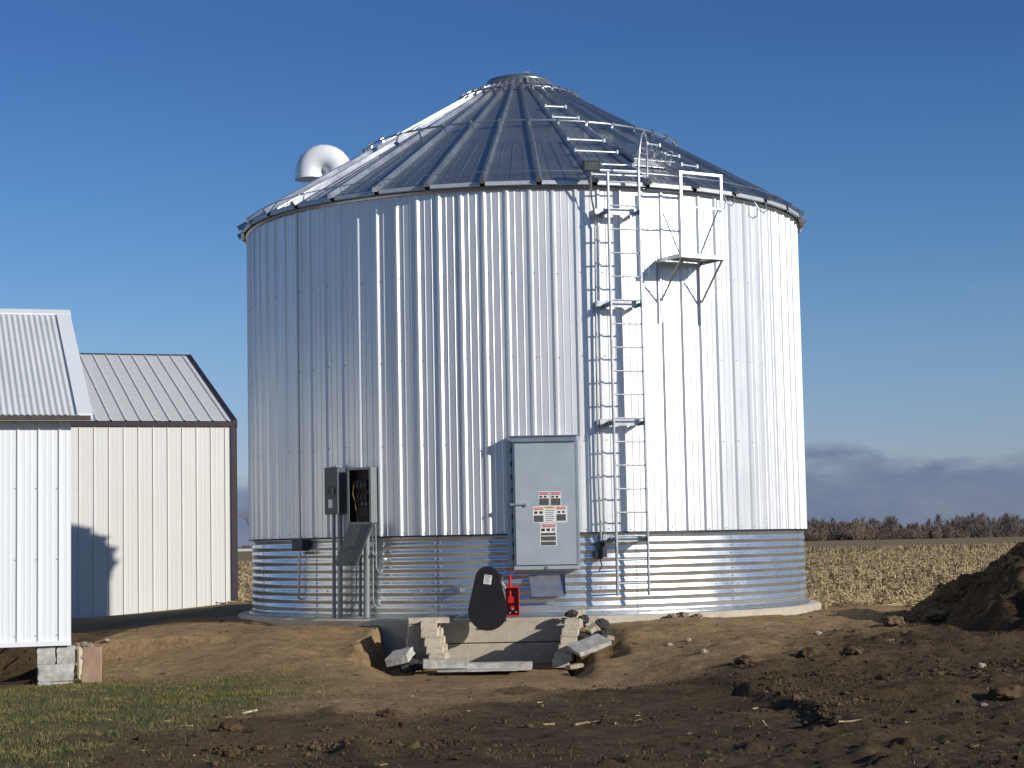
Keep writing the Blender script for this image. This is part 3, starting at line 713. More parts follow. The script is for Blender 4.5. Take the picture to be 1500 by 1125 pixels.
# access door
td, _ = onwall(800, 740, RW+.12); DM = wframe(td); DO = .12
def DPt(lat, out, z): return wp(td, out, z, lat)
zdt = onwall(800, 643, RW+DO)[1]; zdb = onwall(800, 829, RW+DO)[1]; dw = .82
b = MB(); fz = (zdt+zdb)/2; fh = zdt-zdb
for sg in (-1, 1): b.box(DPt(sg*(dw/2+.0), .03, fz), (.03, .22, fh+.02), DM)
b.box(DPt(0, .03, zdb-.02), (dw+.03, .24, .045), DM); b.box(DPt(-.01, .035, zdt+.02), (dw+.03, .23, .03), DM)
b.box(DPt(-dw/2-.055, .005, fz+.0), (.06, .09, fh-.02), DM)
door_frame = b.build('door_frame', M['door'], bin_)
b = MB(); b.box(DPt(.0, DO+.03, fz-.01), (dw-.02, .03, fh-.045), DM); doorp = b.build('door', M['door'], bin_, .006)
b = MB(); b.box(DPt(-.02, DO+.055, zdt-.01), (dw+.02, .05, .05), DM); b.box(DPt(-.02, DO-.02, zdt+.04), (dw+.06, .20, .012), DM); b.build('door_hood', M['galv'], bin_)
b = MB(); b.box(DPt(dw/2-.012, DO+.02, fz), (.045, .05, fh-.05), DM); b.build('hinge_strip', M['galv_bright'], bin_)
zl_ = onwall(765, 739, RW+DO)[1]
b = MB(); b.tube([DPt(-dw/2-.03, DO+.06, zl_), DPt(-dw/2+.16, DO+.058, zl_-.004)], .011, 8); b.box(DPt(-dw/2-.03, DO+.03, zl_), (.05, .07, .03), DM); b.tube([DPt(-dw/2+.15, DO+.045, zl_-.004), DPt(-dw/2+.15, DO+.075, zl_-.004)], .022, 10)
b.build('latch', M['galv_bright'], doorp)
b = MB(); zk = onwall(800, 831, RW+DO)[1]; b.box(DPt(.0, DO+.03, zk), (.03, .05, .03), DM); b.box(DPt(.01, DO+.05, zk-.015), (.07, .012, .012), DM); b.build('bottom_latch', M['galv_bright'], bin_)
# side clip plates and dark gasket left of the door
for k in range(9):
    b = MB(); b.box(DPt(-dw/2-.022, .10, zdb+.12+k*fh/9.5), (.02, .03, .06), DM); b.build('gasket_clip', M['rubber'], bin_)
# warning stickers
def text_mesh(s, size, mat, org, Mx, parent, name='lettering'):
    cu = bpy.data.curves.new('txt', 'FONT'); cu.body = s; cu.size = size; cu.align_x = 'CENTER'; cu.align_y = 'CENTER'; cu.extrude = .0003
    o = bpy.data.objects.new('txt', cu); C.objects.link(o); dg = bpy.context.evaluated_depsgraph_get(); dg.update()
    me = bpy.data.meshes.new_from_object(o.evaluated_get(dg)); bpy.data.objects.remove(o); bpy.data.curves.remove(cu)
    base = ROOT[parent.name]; 
    for v in me.vertices: v.co = Mx @ Vector((v.co.x, -0.0-v.co.z if False else v.co.z, v.co.y)) + Vector(org)-base
    me.materials.clear(); me.materials.append(mat); me.name = name
    ob = bpy.data.objects.new(name, me); C.objects.link(ob); ob.parent = parent; ROOT[ob.name] = base; return ob
def sticker(px0, py0, px1, py1, parts, out, parent, name='warning_sticker', tone=None, label=None):
    """parts: (u0,v0,u1,v1,material) in sticker space, v downwards"""
    p0 = onwall(px0, py0, RW+out); p1 = onwall(px1, py1, RW+out)
    l0 = (RW+out)*math.sin(p0[0]-td); l1 = (RW+out)*math.sin(p1[0]-td); z0, z1 = p0[1], p1[1]
    b = MB(); b.box(DPt((l0+l1)/2, out, (z0+z1)/2), (l1-l0, .0016, z0-z1), DM)
    mats = [M['white_label']]
    for u0, v0, u1, v1, mm in parts:
        if mm not in mats: mats.append(mm)
        b.box(DPt(l0+(l1-l0)*(u0+u1)/2, out+.0018, z0+(z1-z0)*(v0+v1)/2), ((l1-l0)*(u1-u0), .0014, (z0-z1)*(v1-v0)), DM, mats.index(mm))
    o = b.build(name, mats, parent)
    if label: o['label'] = label
    return o, l0, l1, z0, z1
SO_ = DO+.047
RD, DK, OR, YL, PR = M['label_red'], M['label_dark'], M['label_orange'], M['label_yellow'], M['label_print']
def lines(u0, u1, v0, v1, n, m): 
    return [(u0+.01, v0+(v1-v0)*(i+.2)/n, u1-.01-(.12*(u1-u0) if i % 3 == 2 else 0), v0+(v1-v0)*(i+.62)/n, m) for i in range(n)]
WL = M['white_label']
def addtxt(o, s, frac_u, frac_v, l0, l1, z0, z1, size, mat):
    return text_mesh(s, size, mat, DPt(l0+(l1-l0)*frac_u, SO_+.0032, z0+(z1-z0)*frac_v), DM, o)
for x0, x1 in ((788.5, 805), (806, 822)):
    o, l0, l1, z0, z1 = sticker(x0, 720, x1, 741, [(.06, .05, .94, .23, RD), (.1, .30, .35, .42, PR), (.5, .30, .75, .42, PR), (.06, .47, .94, .95, DK)], SO_, doorp)
    addtxt(o, '\u25b2 DANGER', .5, .14, l0, l1, z0, z1, .028, WL)
    o, l0, l1, z0, z1 = o, l0, l1, z0, z1
o, l0, l1, z0, z1 = sticker(780, 742, 831, 765, [(.03, .06, .31, .22, OR), (.35, .03, .64, .13, YL), (.69, .04, .96, .2, OR), (.05, .30, .14, .45, PR), (.2, .30, .29, .45, PR), (.72, .30, .8, .42, PR), (.86, .30, .93, .42, PR),
      (.03, .55, .31, .95, DK), (.69, .5, .96, .9, DK)]+lines(.36, .63, .2, .95, 6, M['frame_grey']), SO_, doorp, label='wide three-part warning sticker')
addtxt(o, 'WARNING', .17, .14, l0, l1, z0, z1, .026, WL); addtxt(o, 'CAUTION', .495, .085, l0, l1, z0, z1, .020, PR); addtxt(o, 'WARNING', .83, .12, l0, l1, z0, z1, .026, WL)
o, l0, l1, z0, z1 = sticker(790.5, 767, 816, 799.5, [(.06, .04, .94, .17, RD), (.08, .22, .3, .34, PR), (.4, .22, .6, .34, PR), (.72, .22, .9, .34, M['frame_grey']), (.06, .42, .94, .53, DK), (.06, .57, .94, .76, DK), (.06, .80, .94, .97, DK)], SO_, doorp, label='tall red-headed danger sticker')
addtxt(o, '\u25b2 DANGER', .5, .105, l0, l1, z0, z1, .036, WL)
# slide-gate chute on the lower wall
b = MB(); c0t, c0z = onwall(775, 842, RW+.05); c1t, c1z = onwall(828, 873, RW+.05); ct = (c0t+c1t)/2; CM = wframe(ct); cw = (RW+.05)*(c1t-c0t)
def CP(l, o, z): return wp(ct, o, z, l)
b.add([CP(-cw/2, .015, c0z), CP(cw/2, .015, c0z), CP(cw/2-.0, .16, c1z), CP(-cw/2+.02, .16, c1z)], [(0, 3, 2, 1)])
b.add([CP(-cw/2, -.01, c0z), CP(-cw/2, .015, c0z), CP(-cw/2+.02, .16, c1z), CP(-cw/2+.02, -.01, c1z-.03)], [(0, 1, 2, 3)])
b.add([CP(cw/2, -.01, c0z+.02), CP(cw/2, .07, c0z+.02), CP(cw/2, .17, c1z+.03), CP(cw/2, -.01, c1z+.03)], [(0, 3, 2, 1)])
b.build('grain_deflector', M['galv'], bin_)
b = MB(); p_, z_ = onwall(671, 862, RW+.02); b.box(wp(p_, .02, z_), (.10, .05, .09), wframe(p_)); b.box(wp(p_, .06, z_-.01, .03), (.03, .05, .06), wframe(p_)); b.build('sensor_bracket', M['galv'], bin_)

# ------------------------------------------------------------------ wall-mounted kit (things of their own)
tf0, zf0 = onwall(865, 243, RW+.32)
fl = thing('floodlight', 'small black floodlight on a bent pole at the eave, left of the ladder', 'floodlight', wp(tf0, .3, zf0))
fm = wframe(tf0) @ Matrix.Rotation(R_(-12), 3, 'X')
b = MB(); b.box(wp(tf0, .32, zf0), (.21, .11, .125), fm, 0); b.box(wp(tf0, .32, zf0)+fm @ Vector((0, .045, 0)), (.23, .03, .145), fm); b.build('housing', M['dark_box'], fl, .008)
b = MB(); b.box(wp(tf0, .32, zf0)+fm @ Vector((0, .062, 0)), (.19, .006, .105), fm); b.build('glass', M['glass'], fl)
b = MB(); path = [wp(tf0, .28, zf0-.05)]
for px, py, o in ((865, 262, .25), (866.5, 290, .16), (870, 308, .09), (872, 330, .06)):
    t_0, z_0 = onwall(px, py, RW+o); path.append(wp(t_0, o, z_0))
b.tube(path, .013, 8); b.build('pole', M['galv'], fl)
tcz = [onwall(*q, RW+.05) for q in ((872, 330), (873.5, 500), (876.5, 700), (881, 800))]
b = MB(); b.tube([wp(t, .05, z) for t, z in tcz], .013, 8); b.tube([wp(t+.012, .045, z) for t, z in tcz], .008, 6); b.build('conduit', M['galv'], fl)
b = MB(); 
for px, py, w, h in ((880, 800, .07, .13), (876.5, 812, .09, .12), (884, 810, .07, .11)):
    t, z = onwall(px, py, RW+.05); b.box(wp(t, .06, z), (w, .09, h), wframe(t))
b.build('switch_box', M['dark_box'], fl, .006)
b = MB(); t, z = onwall(879, 820, RW+.06); b.tube([wp(t, .08, z), wp(t+.003, .1, z-.08), wp(t-.006, .09, z-.14)], .008, 6); b.build('cord', M['rubber'], fl)

# left junction box and its conduits
t, z = onwall(441, 799, RW+.06)
jb = thing('junction_box', 'small dark junction box with thin conduit on the corrugated wall at far left', 'junction box', wp(t, 0, z))
b = MB(); b.box(wp(t, .065, z), (.24, .13, .15), wframe(t)); b.build('box', M['dark_box'], jb, .006)
b = MB(); q = [onwall(*p, RW+.04) for p in ((436, 312), (437, 500), (438.5, 660), (440, 788))]; b.tube([wp(a, .038, c) for a, c in q], .007, 6); b.build('cable', M['frame_grey'], jb)
b = MB(); q = [onwall(*p, RW+.03) for p in ((439.5, 808), (438.5, 868), (437.5, 875))]; b.tube([wp(a, .035, c) for a, c in q]+[wp(q[-1][0], -.01, q[-1][1]-.03)], .014, 8); b.build('conduit', M['galv'], jb)

# disconnect and open starter cabinet
t1, z1 = onwall(492, 718, RW+.10)
sw = thing('disconnect_switch', 'closed dark grey switch box with a small label, left of the open cabinet', 'switch box', wp(t1, 0, z1))
zT = onwall(492, 685, RW+.16)[1]; zB = onwall(492, 753, RW+.16)[1]; FR = wframe(t1)
cc = wp(t1, .10, (zT+zB)/2)
b = MB(); b.box(cc, (.225, .15, zT-zB), FR); b.build('box', M['box_grey'], sw, .008)
b = MB(); b.box(cc+FR @ Vector((0, .087, 0)), (.235, .02, zT-zB+.01), FR); dr = b.build('door', M['box_grey'], sw, .005)
b = MB(); b.box(cc+FR @ Vector((-.0, .105, .0)), (.09, .03, .10), FR); b.box(cc+FR @ Vector((.045, .125, -.01)), (.02, .04, .09), FR); b.build('handle', M['dark_box'], dr)
b = MB(); b.box(cc+FR @ Vector((-.01, .099, -.17)), (.075, .004, .11), FR); b.build('label', M['white_label'], dr)
b = MB(); b.box(cc+FR @ Vector((.05, .0, (zT-zB)/2+.02)), (.09, .06, .035), FR); b.tube([cc+FR @ Vector((-.05, .04, (zT-zB)/2+.012)), cc+FR @ Vector((.06, .04, (zT-zB)/2+.02))], .018, 8); b.build('hub_fitting', M['galv_bright'], sw)
for px, r in ((489.5, .024), (498.5, .034)):
    tA, zA = onwall(px-.5, 756, RW+.10); tB, zB2 = onwall(px, 905, RW+.10)
    b = MB(); b.tube([wp(tA, .10, zB), wp(tB, .10, 0.004)], r, 12); b.build('conduit', M['frame_grey'], sw)

t2, _ = onwall(530, 725, RW+.12); cT = onwall(530, 684.5, RW+.15)[1]; cB = onwall(530, 766, RW+.15)[1]
xl = (RW+.15)*math.sin(onwall(509.5, 725, RW+.15)[0]-t2); xr = (RW+.15)*math.sin(onwall(544.5, 725, RW+.15)[0]-t2); F2 = wframe(t2); 
cab = thing('starter_cabinet', 'open grey electrical cabinet with dark innards and its cover hanging below', 'electrical cabinet', wp(t2, 0, cB))
cc = wp(t2, .095, (cT+cB)/2, (xl+xr)/2); cwid = (xr-xl)*1.0; chg = cT-cB
b = MB(); b.box(cc+F2 @ Vector((0, -.065, 0)), (cwid, .012, chg), F2)
for sg, wdt in ((-1, .022), (1, .022)): b.box(cc+F2 @ Vector((sg*(cwid/2-.006), 0, 0)), (.012, .13, chg), F2)
b.box(cc+F2 @ Vector((-cwid/2+.018,   .063, 0)), (.03, .006, chg-.002), F2); b.box(cc+F2 @ Vector((cwid/2-.018,   .063, 0)), (.03, .006, chg-.002), F2)
for sg in (-1, 1): b.box(cc+F2 @ Vector((0, 0, sg*(chg/2-.007))), (cwid-.024, .13, .012), F2)
b.box(cc+F2 @ Vector((0, .0, chg/2-.02)), (cwid-.03, .133, .025), F2)
b.build('enclosure', M['frame_grey'], cab, .002)
b = MB(); b.box(cc+F2 @ Vector((0, -.055, 0)), (cwid-.03, .006, chg-.03), F2); 
for k in range(3):
    b.box(cc+F2 @ Vector((-.06+.06*k, -.02, .14)), (.05, .07, .12), F2); b.box(cc+F2 @ Vector((-.06+.06*k, -.02, -.03)), (.05, .06, .10), F2)
b.box(cc+F2 @ Vector((.03, -.02, -.22)), (.16, .06, .12), F2)
for sg in (-1, 1): b.box(cc+F2 @ Vector((sg*(cwid/2-.018), -.002, 0)), (.010, .115, chg-.03), F2)
b.build('contactors', M['rubber'], cab)
for k in range(3): b = MB(); b.box(cc+F2 @ Vector((-.05+.055*k, .025, .13)), (.014, .006, .012), F2); b.build('terminal', M['frame_grey'], cab)
for k in range(2): b = MB(); b.tube([cc+F2 @ Vector((.02+.06*k, .03, -.13)), cc+F2 @ Vector((.035+.06*k, .04, -.09))], .014, 8); b.build('wire_nut', M['frame_grey'], cab)
b = MB(); b.tube([cc+F2 @ Vector(q) for q in ((-.10, .03, .18), (-.115, .05, .08), (-.10, .06, .0), (-.07, .05, -.1), (-.04, .05, -.3), (-.02, .06, -.36))], .0026, 5)
b.tube([cc+F2 @ Vector(q) for q in ((-.10, .03, .17), (-.09, .06, .12), (-.105, .05, .05), (-.09, .05, -.05), (-.055, .06, -.2))], .002, 5); b.build('wire', M['wire'], cab)
# hanging cover (tilted parallelogram swinging from one corner)
def pc(px, py, o): tt, zz = onwall(px, py, RW+o); return wp(tt, o, zz)
cv = [pc(512, 767, .27), pc(545, 767, .27), pc(521, 829, .36), pc(489, 829, .36)]
nrm = (cv[1]-cv[0]).cross(cv[3]-cv[0]).normalized(); 
if nrm.y > 0: nrm = -nrm
b = MB(); b.add(cv+[p-nrm*.012 for p in cv], [(0, 1, 2, 3), (7, 6, 5, 4), (0, 4, 5, 1), (1, 5, 6, 2), (2, 6, 7, 3), (3, 7, 4, 0)])
ed = [(cv[1], cv[2])]; b.bar(cv[1]+nrm*.004, cv[2]+nrm*.004, .03, .02, nrm); b.bar(cv[1]*.74+cv[0]*.26+nrm*.004, cv[2]*.74+cv[3]*.26+nrm*.004, .010, .01, nrm)
cov = b.build('hanging_cover', M['box_grey'], cab)
mid_ = (cv[0]+cv[1]+cv[2]+cv[3])/4
b = MB(); b.box(mid_+nrm*.012+Vector((0, 0, -.03)), (.07, .02, .03)); b.build('latch', M['dark_box'], cov)
for (pa, pya, pb_, pyb, r, mt) in ((537.5, 767, 537, 905, .042, 'frame_grey'), (528, 800, 527.5, 903, .022, 'frame_grey'), (523, 815, 521.5, 880, .010, 'frame_grey')):
    b = MB(); b.tube([pc(pa, pya, .09), pc(pb_, pyb, .09)], r, 12); b.build('conduit', M[mt], cab)
b = MB(); b.tube([pc(546, 767, .08), pc(546.5, 878, .06), pc(548, 885, .04), pc(553, 891, -.02)], .011, 8); b.build('conduit', M['galv_bright'], cab)
b = MB(); b.tube([pc(550, 767, .08), pc(551, 830, .06), pc(553, 836, .04), pc(557, 841, -.02)], .011, 8); b.box(pc(550, 812, .09), (.05, .03, .03)); b.build('conduit', M['galv_bright'], cab)

# ------------------------------------------------------------------ unloading auger drive
GY = 23.55
g = thing('auger_drive', 'black teardrop belt guard with red gearbox bracket sticking out below the door', 'auger drive', P(714, 903, GY))
def outline(cb, rb, ct, rt, n=22):
    dx, dy = ct[0]-cb[0], ct[1]-cb[1]; D = math.hypot(dx, dy); ax = math.atan2(dy, dx); ph = math.acos((rb-rt)/D); o = []
    for k in range(n+1): a = ax+ph+(2*math.pi-2*ph)*k/n; o.append((cb[0]+rb*math.cos(a), cb[1]+rb*math.sin(a)))
    for k in range(n+1): a = ax-ph+2*ph*k/n; o.append((ct[0]+rt*math.cos(a), ct[1]+rt*math.sin(a)))
    return o
pb = P(714.5, 895, GY); ptp = P(714, 848, GY); s_ = GY/FPX
GMx = Matrix(((1, 0, 0), (0, 0, -1), (0, 1, 0)))
ol = outline((pb.x, pb.z), 28*s_, (ptp.x, ptp.z), 17.5*s_)
cxm = sum(p[0] for p in ol)/len(ol); czm = sum(p[1] for p in ol)/len(ol)
b = MB(); b.prism([(x, z) for x, z in ol], -.06, .05, GMx, (0, GY, 0)); 
bg_ = b.build('belt_guard', M['black'], g, .012)
b = MB(); b.prism([(cxm+(x-cxm)*1.03, czm+(z-czm)*1.02) for x, z in ol], -.075, -.062, GMx, (0, GY, 0)); b.build('guard_flange', M['rubber'], bg_)
lc = P(714.5, 849, GY-.052); RM = Matrix.Rotation(R_(8), 3, 'Y')
b = MB(); b.box(lc, (.095, .002, .115), RM, 0)
for k in range(6): b.box(lc+RM @ Vector((-.004, -.0018, .026-k*.014)), (.07-(k % 3)*.01, .001, .005), RM, 1)
b.box(lc+RM @ Vector((0, -.0018, .045)), (.075, .001, .012), RM, 2)
b.build('warning_label', [M['white_label'], M['label_print'], M['label_orange']], bg_)
# red bracket
r0 = P(748, 881, 23.75)
b = MB(); px2m = 23.75/FPX
x0, x1 = P(741, 880, 23.75).x, P(760, 880, 23.75).x; z0, z1 = P(750, 902, 23.75).z, P(750, 860, 23.75).z
b.box(((x0+x1)/2, 23.83, (z0+z1)/2), (x1-x0, .012, z1-z0)); b.box((x1, 23.76, (z0+z1)/2), (.014, .16, z1-z0)); b.box(((x0+x1)/2, 23.76, z1-.004), (x1-x0-.014, .16, .014)); b.box(((x0+x1)/2, 23.76, z0+.007), (x1-x0-.014, .16, .014))
b.box(((x0+x1)/2-.01, 23.77, z0+.20), (.09, .10, .08)); b.tube([((x0+x1)/2, 23.70, z0+.10), ((x0+x1)/2, 23.82, z0+.10)], .03, 12)
b.build('gearbox_bracket', M['red'], g, .003)
xt = P(747, 850, 23.72).x
b = MB(); b.tube([(xt, 23.75, z1-.14), (xt, 23.75, P(747, 842, 23.72).z)], .018, 10); b.build('adjusting_rod', M['red'], g)
b = MB()
for dx, dz in ((.0, .085), (.045, .05), (-.03, .04)): b.tube([((x0+x1)/2+dx, 23.72, z0+dz), ((x0+x1)/2+dx, 23.67, z0+dz)], .013, 8)
b.build('bolt', M['galv_bright'], g)
b = MB(); b.tube([P(730, 845, 23.75), P(733, 850, 23.8)], .05, 14); b.tube([P(733, 857, 23.65), P(741, 862, 23.78)], .03, 10); b.build('pulley', M['dark_box'], g)
b = MB(); b.tube([P(733, 852, 23.6), P(739, 862, 23.66)], .028, 10); b.tube([P(736, 862, 23.62), P(738, 872, 23.66)], .016, 8); b.build('shaft_end', M['galv_bright'], g)
b = MB(); b.tube([(pb.x, GY+.07, pb.z), (pb.x, 24.4, pb.z+.02)], .05, 14); b.build('auger_tube', M['galv'], g)
b = MB(); b.box(((x0+x1)/2-.15, 23.95, z0+.03), (.35, .25, .03)); b.build('mounting_plate', M['red'], g)

# ------------------------------------------------------------------ concrete blocks and slabs
def block_proto(name, dims, mat, cores=0, bev=.006):
    b = MB(); b.box((0, 0, 0), dims); o = b.build(name, mat, None, bev); return o
def rough_slab(dims, seed, irr=.005, nx=7, ny=3, nz=2):
    r = random.Random(seed); b = MB(); vs = {}; L_ = []
    def vid(i, j, k):
        if (i, j, k) not in vs:
            f = irr
            vs[(i, j, k)] = len(L_)
            x = (i/nx-.5)*dims[0]; y = (j/ny-.5)*dims[1]; z = (k/nz-.5)*dims[2]
            L_.append((x+r.uniform(-f, f)*(2 if i in (0, nx) else .6), y+r.uniform(-f, f), z+r.uniform(-f, f)*.5))
        return vs[(i, j, k)]
    F = []
    for i in range(nx):
        for j in range(ny):
            F += [(vid(i, j, 0), vid(i, j+1, 0), vid(i+1, j+1, 0), vid(i+1, j, 0)), (vid(i, j, nz), vid(i+1, j, nz), vid(i+1, j+1, nz), vid(i, j+1, nz))]
    for i in range(nx):
        for k in range(nz):
            F += [(vid(i, 0, k), vid(i+1, 0, k), vid(i+1, 0, k+1), vid(i, 0, k+1)), (vid(i, ny, k), vid(i, ny, k+1), vid(i+1, ny, k+1), vid(i+1, ny, k))]
    for j in range(ny):
        for k in range(nz):
            F += [(vid(0, j, k), vid(0, j, k+1), vid(0, j+1, k+1), vid(0, j+1, k)), (vid(nx, j, k), vid(nx, j+1, k), vid(nx, j+1, k+1), vid(nx, j, k+1))]
    b.add(L_, F); return b
solid = rough_slab((.195, .40, .1), 3, nx=3, ny=5, nz=2).build('concrete_block', M['block'], None, .004)
used = False
def put(proto, loc, rot, label, group, cat='concrete block'):
    global used
    o = proto if not proto.get('used') else proto.copy()
    if proto.get('used'): C.objects.link(o)
    proto['used'] = 1; o.location = loc; o.rotation_euler = rot; tag(o, label, cat, group); return o
ordn = ['topmost', 'second from the top', 'third from the top', 'fourth from the top', 'second from the bottom', 'bottom']
YF = 22.95
for i, (px, py) in enumerate(((840, 914), (836.5, 926), (834, 939), (830.5, 950.5), (826, 962), (823, 972))):
    p = P(px, py, YF-.03*i); put(solid, (p.x, YF-.03*i+.20, p.z), (0, R_(random.uniform(-2, 2)), R_(random.uniform(-4, 4))), 'small tan block in the leaning stack right of the well, '+ordn[i], 'blocks of the right retaining stack')
for i, (px, py) in enumerate(((627.5, 916), (629.5, 928), (633, 941), (637, 953), (641.5, 963))):
    p = P(px, py, YF-.03*i); put(solid, (p.x, YF-.03*i+.20, p.z), (0, R_(random.uniform(-2, 2)), R_(random.uniform(-3, 3))), 'small tan block in the stack left of the well, '+['topmost', 'second from the top', 'third from the top', 'second from the bottom', 'bottom'][i], 'blocks of the left retaining stack')
for i in range(3):
    p = P(831+3*i, 920+15*i, 23.5); 
# second file of blocks behind each stack, reaching back to the footing
for i in range(5):
    p = P(843-3*i, 914+12*i, 23.4); put(solid, (p.x-.01, 23.62-.02*i, p.z), (0, 0, R_(3-i)), 'tan block set behind the front stack right of the well, '+['topmost', 'second from the top', 'third from the top', 'second from the bottom', 'bottom'][i], 'blocks behind the right stack')
    p = P(630+3.4*i, 915+12*i, 23.4); put(solid, (p.x+.02, 23.62-.02*i, p.z), (0, 0, R_(-2+i)), 'tan block set behind the front stack left of the well, '+['topmost', 'second from the top', 'third from the top', 'second from the bottom', 'bottom'][i], 'blocks behind the left stack')
# wide face blocks left of the left stack (in its shadow)
wide = rough_slab((.25, .18, .19), 5, nx=4, ny=3, nz=3).build('concrete_block', M['block'], None, .004)
for i, (px, py) in enumerate(((612, 926), (610, 947), (612, 967))):
    p = P(px, py, 23.15); put(wide, (p.x, 23.25, p.z), (0, 0, R_(6)), 'shaded square block beside the left stack, '+['top one', 'middle one', 'bottom one'][i], 'square blocks beside the left stack')
def slab(name, dims, px, py, Yd, rot, mat, label, cat='concrete slab', seed=1, z=None):
    o = rough_slab(dims, seed).build(name, mat, None, .004); p = P(px, py, Yd); o.location = (p.x, Yd, p.z if z is None else z); o.rotation_euler = rot; return tag(o, label, cat)
slab('concrete_slab', (.50, .42, .06), 628, 908.5, 23.35, (0, 0, R_(4)), M['block'], 'thin flat slab capping the left stack of the well', seed=8)
slab('concrete_slab', (.53, .24, .10), 652.5, 972, 22.55, (0, R_(.5), R_(2)), M['slab'], 'white-faced slab lying at the front left of the well', seed=9)
slab('concrete_slab', (.80, .26, .09), 730, 976, 22.62, (0, R_(0), R_(-1)), M['slab'], 'long pale slab lying across the front of the well', seed=10)
slab('board', (.95, .30, .02), 700, 981.5, 22.4, (0, R_(0), R_(-2)), M['slab'], 'thin grey board half buried below the front slabs', 'board', seed=12)
slab('concrete_slab', (.44, .34, .055), 863, 945, 22.72, (R_(14), R_(-17), R_(22)), M['slab'], 'pale tilted slab resting on rubble right of the well', seed=11)
slab('concrete_slab', (.27, .34, .10), 586, 962, 22.75, (R_(14), R_(-12), R_(-14)), M['slab'], 'tilted broken slab in the shadow left of the well', seed=14)
small = rough_slab((.13, .2, .11), 17, nx=3, ny=3, nz=2)
for px, py, Yd, rot, dims, mt, lb in ((849, 899, 23.9, (0, 0, .3), (.11, .12, .09), 'block', 'small tan block chip on top of the right stack against the wall'), (869, 924, 23.3, (.2, R_(-30), .3), (.13, .14, .13), 'block', 'tan block chunk tipped among dark rubble right of the well'), (868, 910, 23.95, (0, 0, .05), (.19, .16, .11), 'concrete', 'grey block half hidden against the pad right of the well'), (893, 934, 22.9, (0, .2, .3), (.09, .10, .05), 'stone_pale', 'yellowish chip beside the raised end of the tilted slab'), (842, 976, 22.7, (0, -.1, .4), (.19, .12, .05), 'stone_pale', 'flat tan chip at the foot of the right stack')):
    slab('block_fragment', dims, px, py, Yd, rot, M[mt], lb, 'block fragment', seed=int(px))

# stones and rubble lumps
def stone(px, py, Yd, r, mat, label, name='stone', cat='stone', sub=2, sink=.25, seed=None, sq=(1, 1, 1)):
    V, F = lump_mesh(seed or int(px*7+py), sub); V = V*r*np.array(sq); b = MB(); b.add(V.tolist(), F.tolist(), False); o = b.build(name, M[mat])
    p = P(px, py, Yd); o.location = (p.x, Yd, p.z); return tag(o, label, cat)
def gY(px, py):      # where a view ray meets the ground
    lo, hi = 12.0, 27.0
    d = ray(px, py); prev = None
    for i in range(600):
        Yd = 12+i*.025; q = EYE+d*(Yd/d.y)
        if q.z <= H(q.x, q.y): return Yd
    return 26
for px, py, r, mt, lb in ((985, 903, .065, 'stone', 'small brown stone against the pad, left one of three'), (1000, 904, .085, 'stone', 'dark rounded stone against the pad, middle one of three'), (1022, 903, .075, 'stone', 'tan stone against the pad, right one of three'),
        (1031, 956, .052, 'stone_pale', 'pale stone on bare soil below the right side of the bin'), (981, 946, .04, 'stone_pale', 'small pinkish stone on the clay right of the well'), (1008, 939, .04, 'stone_pale', 'small angular stone on clay above the pale stone'),
        (1198, 929, .045, 'stone_pale', 'light stone near the right edge of the pad'), (1310, 914, .13, 'earth', 'rounded tan lump of earth where field and yard meet'), (1374, 908, .15, 'earth', 'brown lump at the foot of the soil heap'),
        (1475, 1022, .15, 'crumb', 'big dark clod lying near the right edge of the picture'), (1437, 978, .05, 'stone_pale', 'upright pale chip stuck in the dark soil'), (1441, 1035, .03, 'stone_pale', 'small pale pebble left of the big dark clod'),
        (157, 956, .035, 'stone_pale', 'small pinkish stone on the mound right of the clay tile'), (338, 1070, .10, 'crumb', 'dark clod at the edge of the turned soil, lower left'), (572, 1050, .085, 'crumb', 'dark clod on the grass below the well'),
        (1093, 972, .11, 'crumb', 'dark lump on the scraped soil ridge, left one'), (1185, 962, .12, 'crumb', 'dark lump on the scraped soil ridge, middle one'), (1250, 957, .10, 'crumb', 'dark lump on the scraped soil ridge, right one')):
    Yd = gY(px, py)
    if py in (903, 904):
        Yd = min(np.arange(23.9, 26, .02), key=lambda q: abs(math.hypot(P(px, py, q).x-BX, q-BY)-4.43))
    o = stone(px, py, Yd, r, mt, lb, name='clod' if mt == 'crumb' else 'stone', cat='clod' if mt == 'crumb' else 'stone'); o.location.z = H(o.location.x, Yd)+r*.18
for i, (px, py, r, Yd) in enumerate(((838, 899, .085, 23.75), (855, 907, .07, 23.6), (881, 915, .09, 23.4), (886, 929, .10, 23.2), (872, 938, .08, 23.2), (857, 935, .10, 23.3), (604, 975, .10, 22.85), (617, 975, .07, 22.8), (594, 980, .08, 22.7))):
    nm = ['dark rubble lump on top of the right stack', 'dark rubble lump just right of the right stack top', 'upper dark lump of the rubble right of the well', 'lower right dark lump of the rubble behind the tilted slab', 'dark lump tucked behind the tilted slab', 'dark lump between right stack and tilted slab', 'dark rubble lump at the foot of the left stack', 'small dark lump touching the white-faced slab', 'dark lump in front of the left broken slab'][i]
    stone(px, py, Yd, r, 'stone_dark', nm, 'rubble_lump', 'rubble')
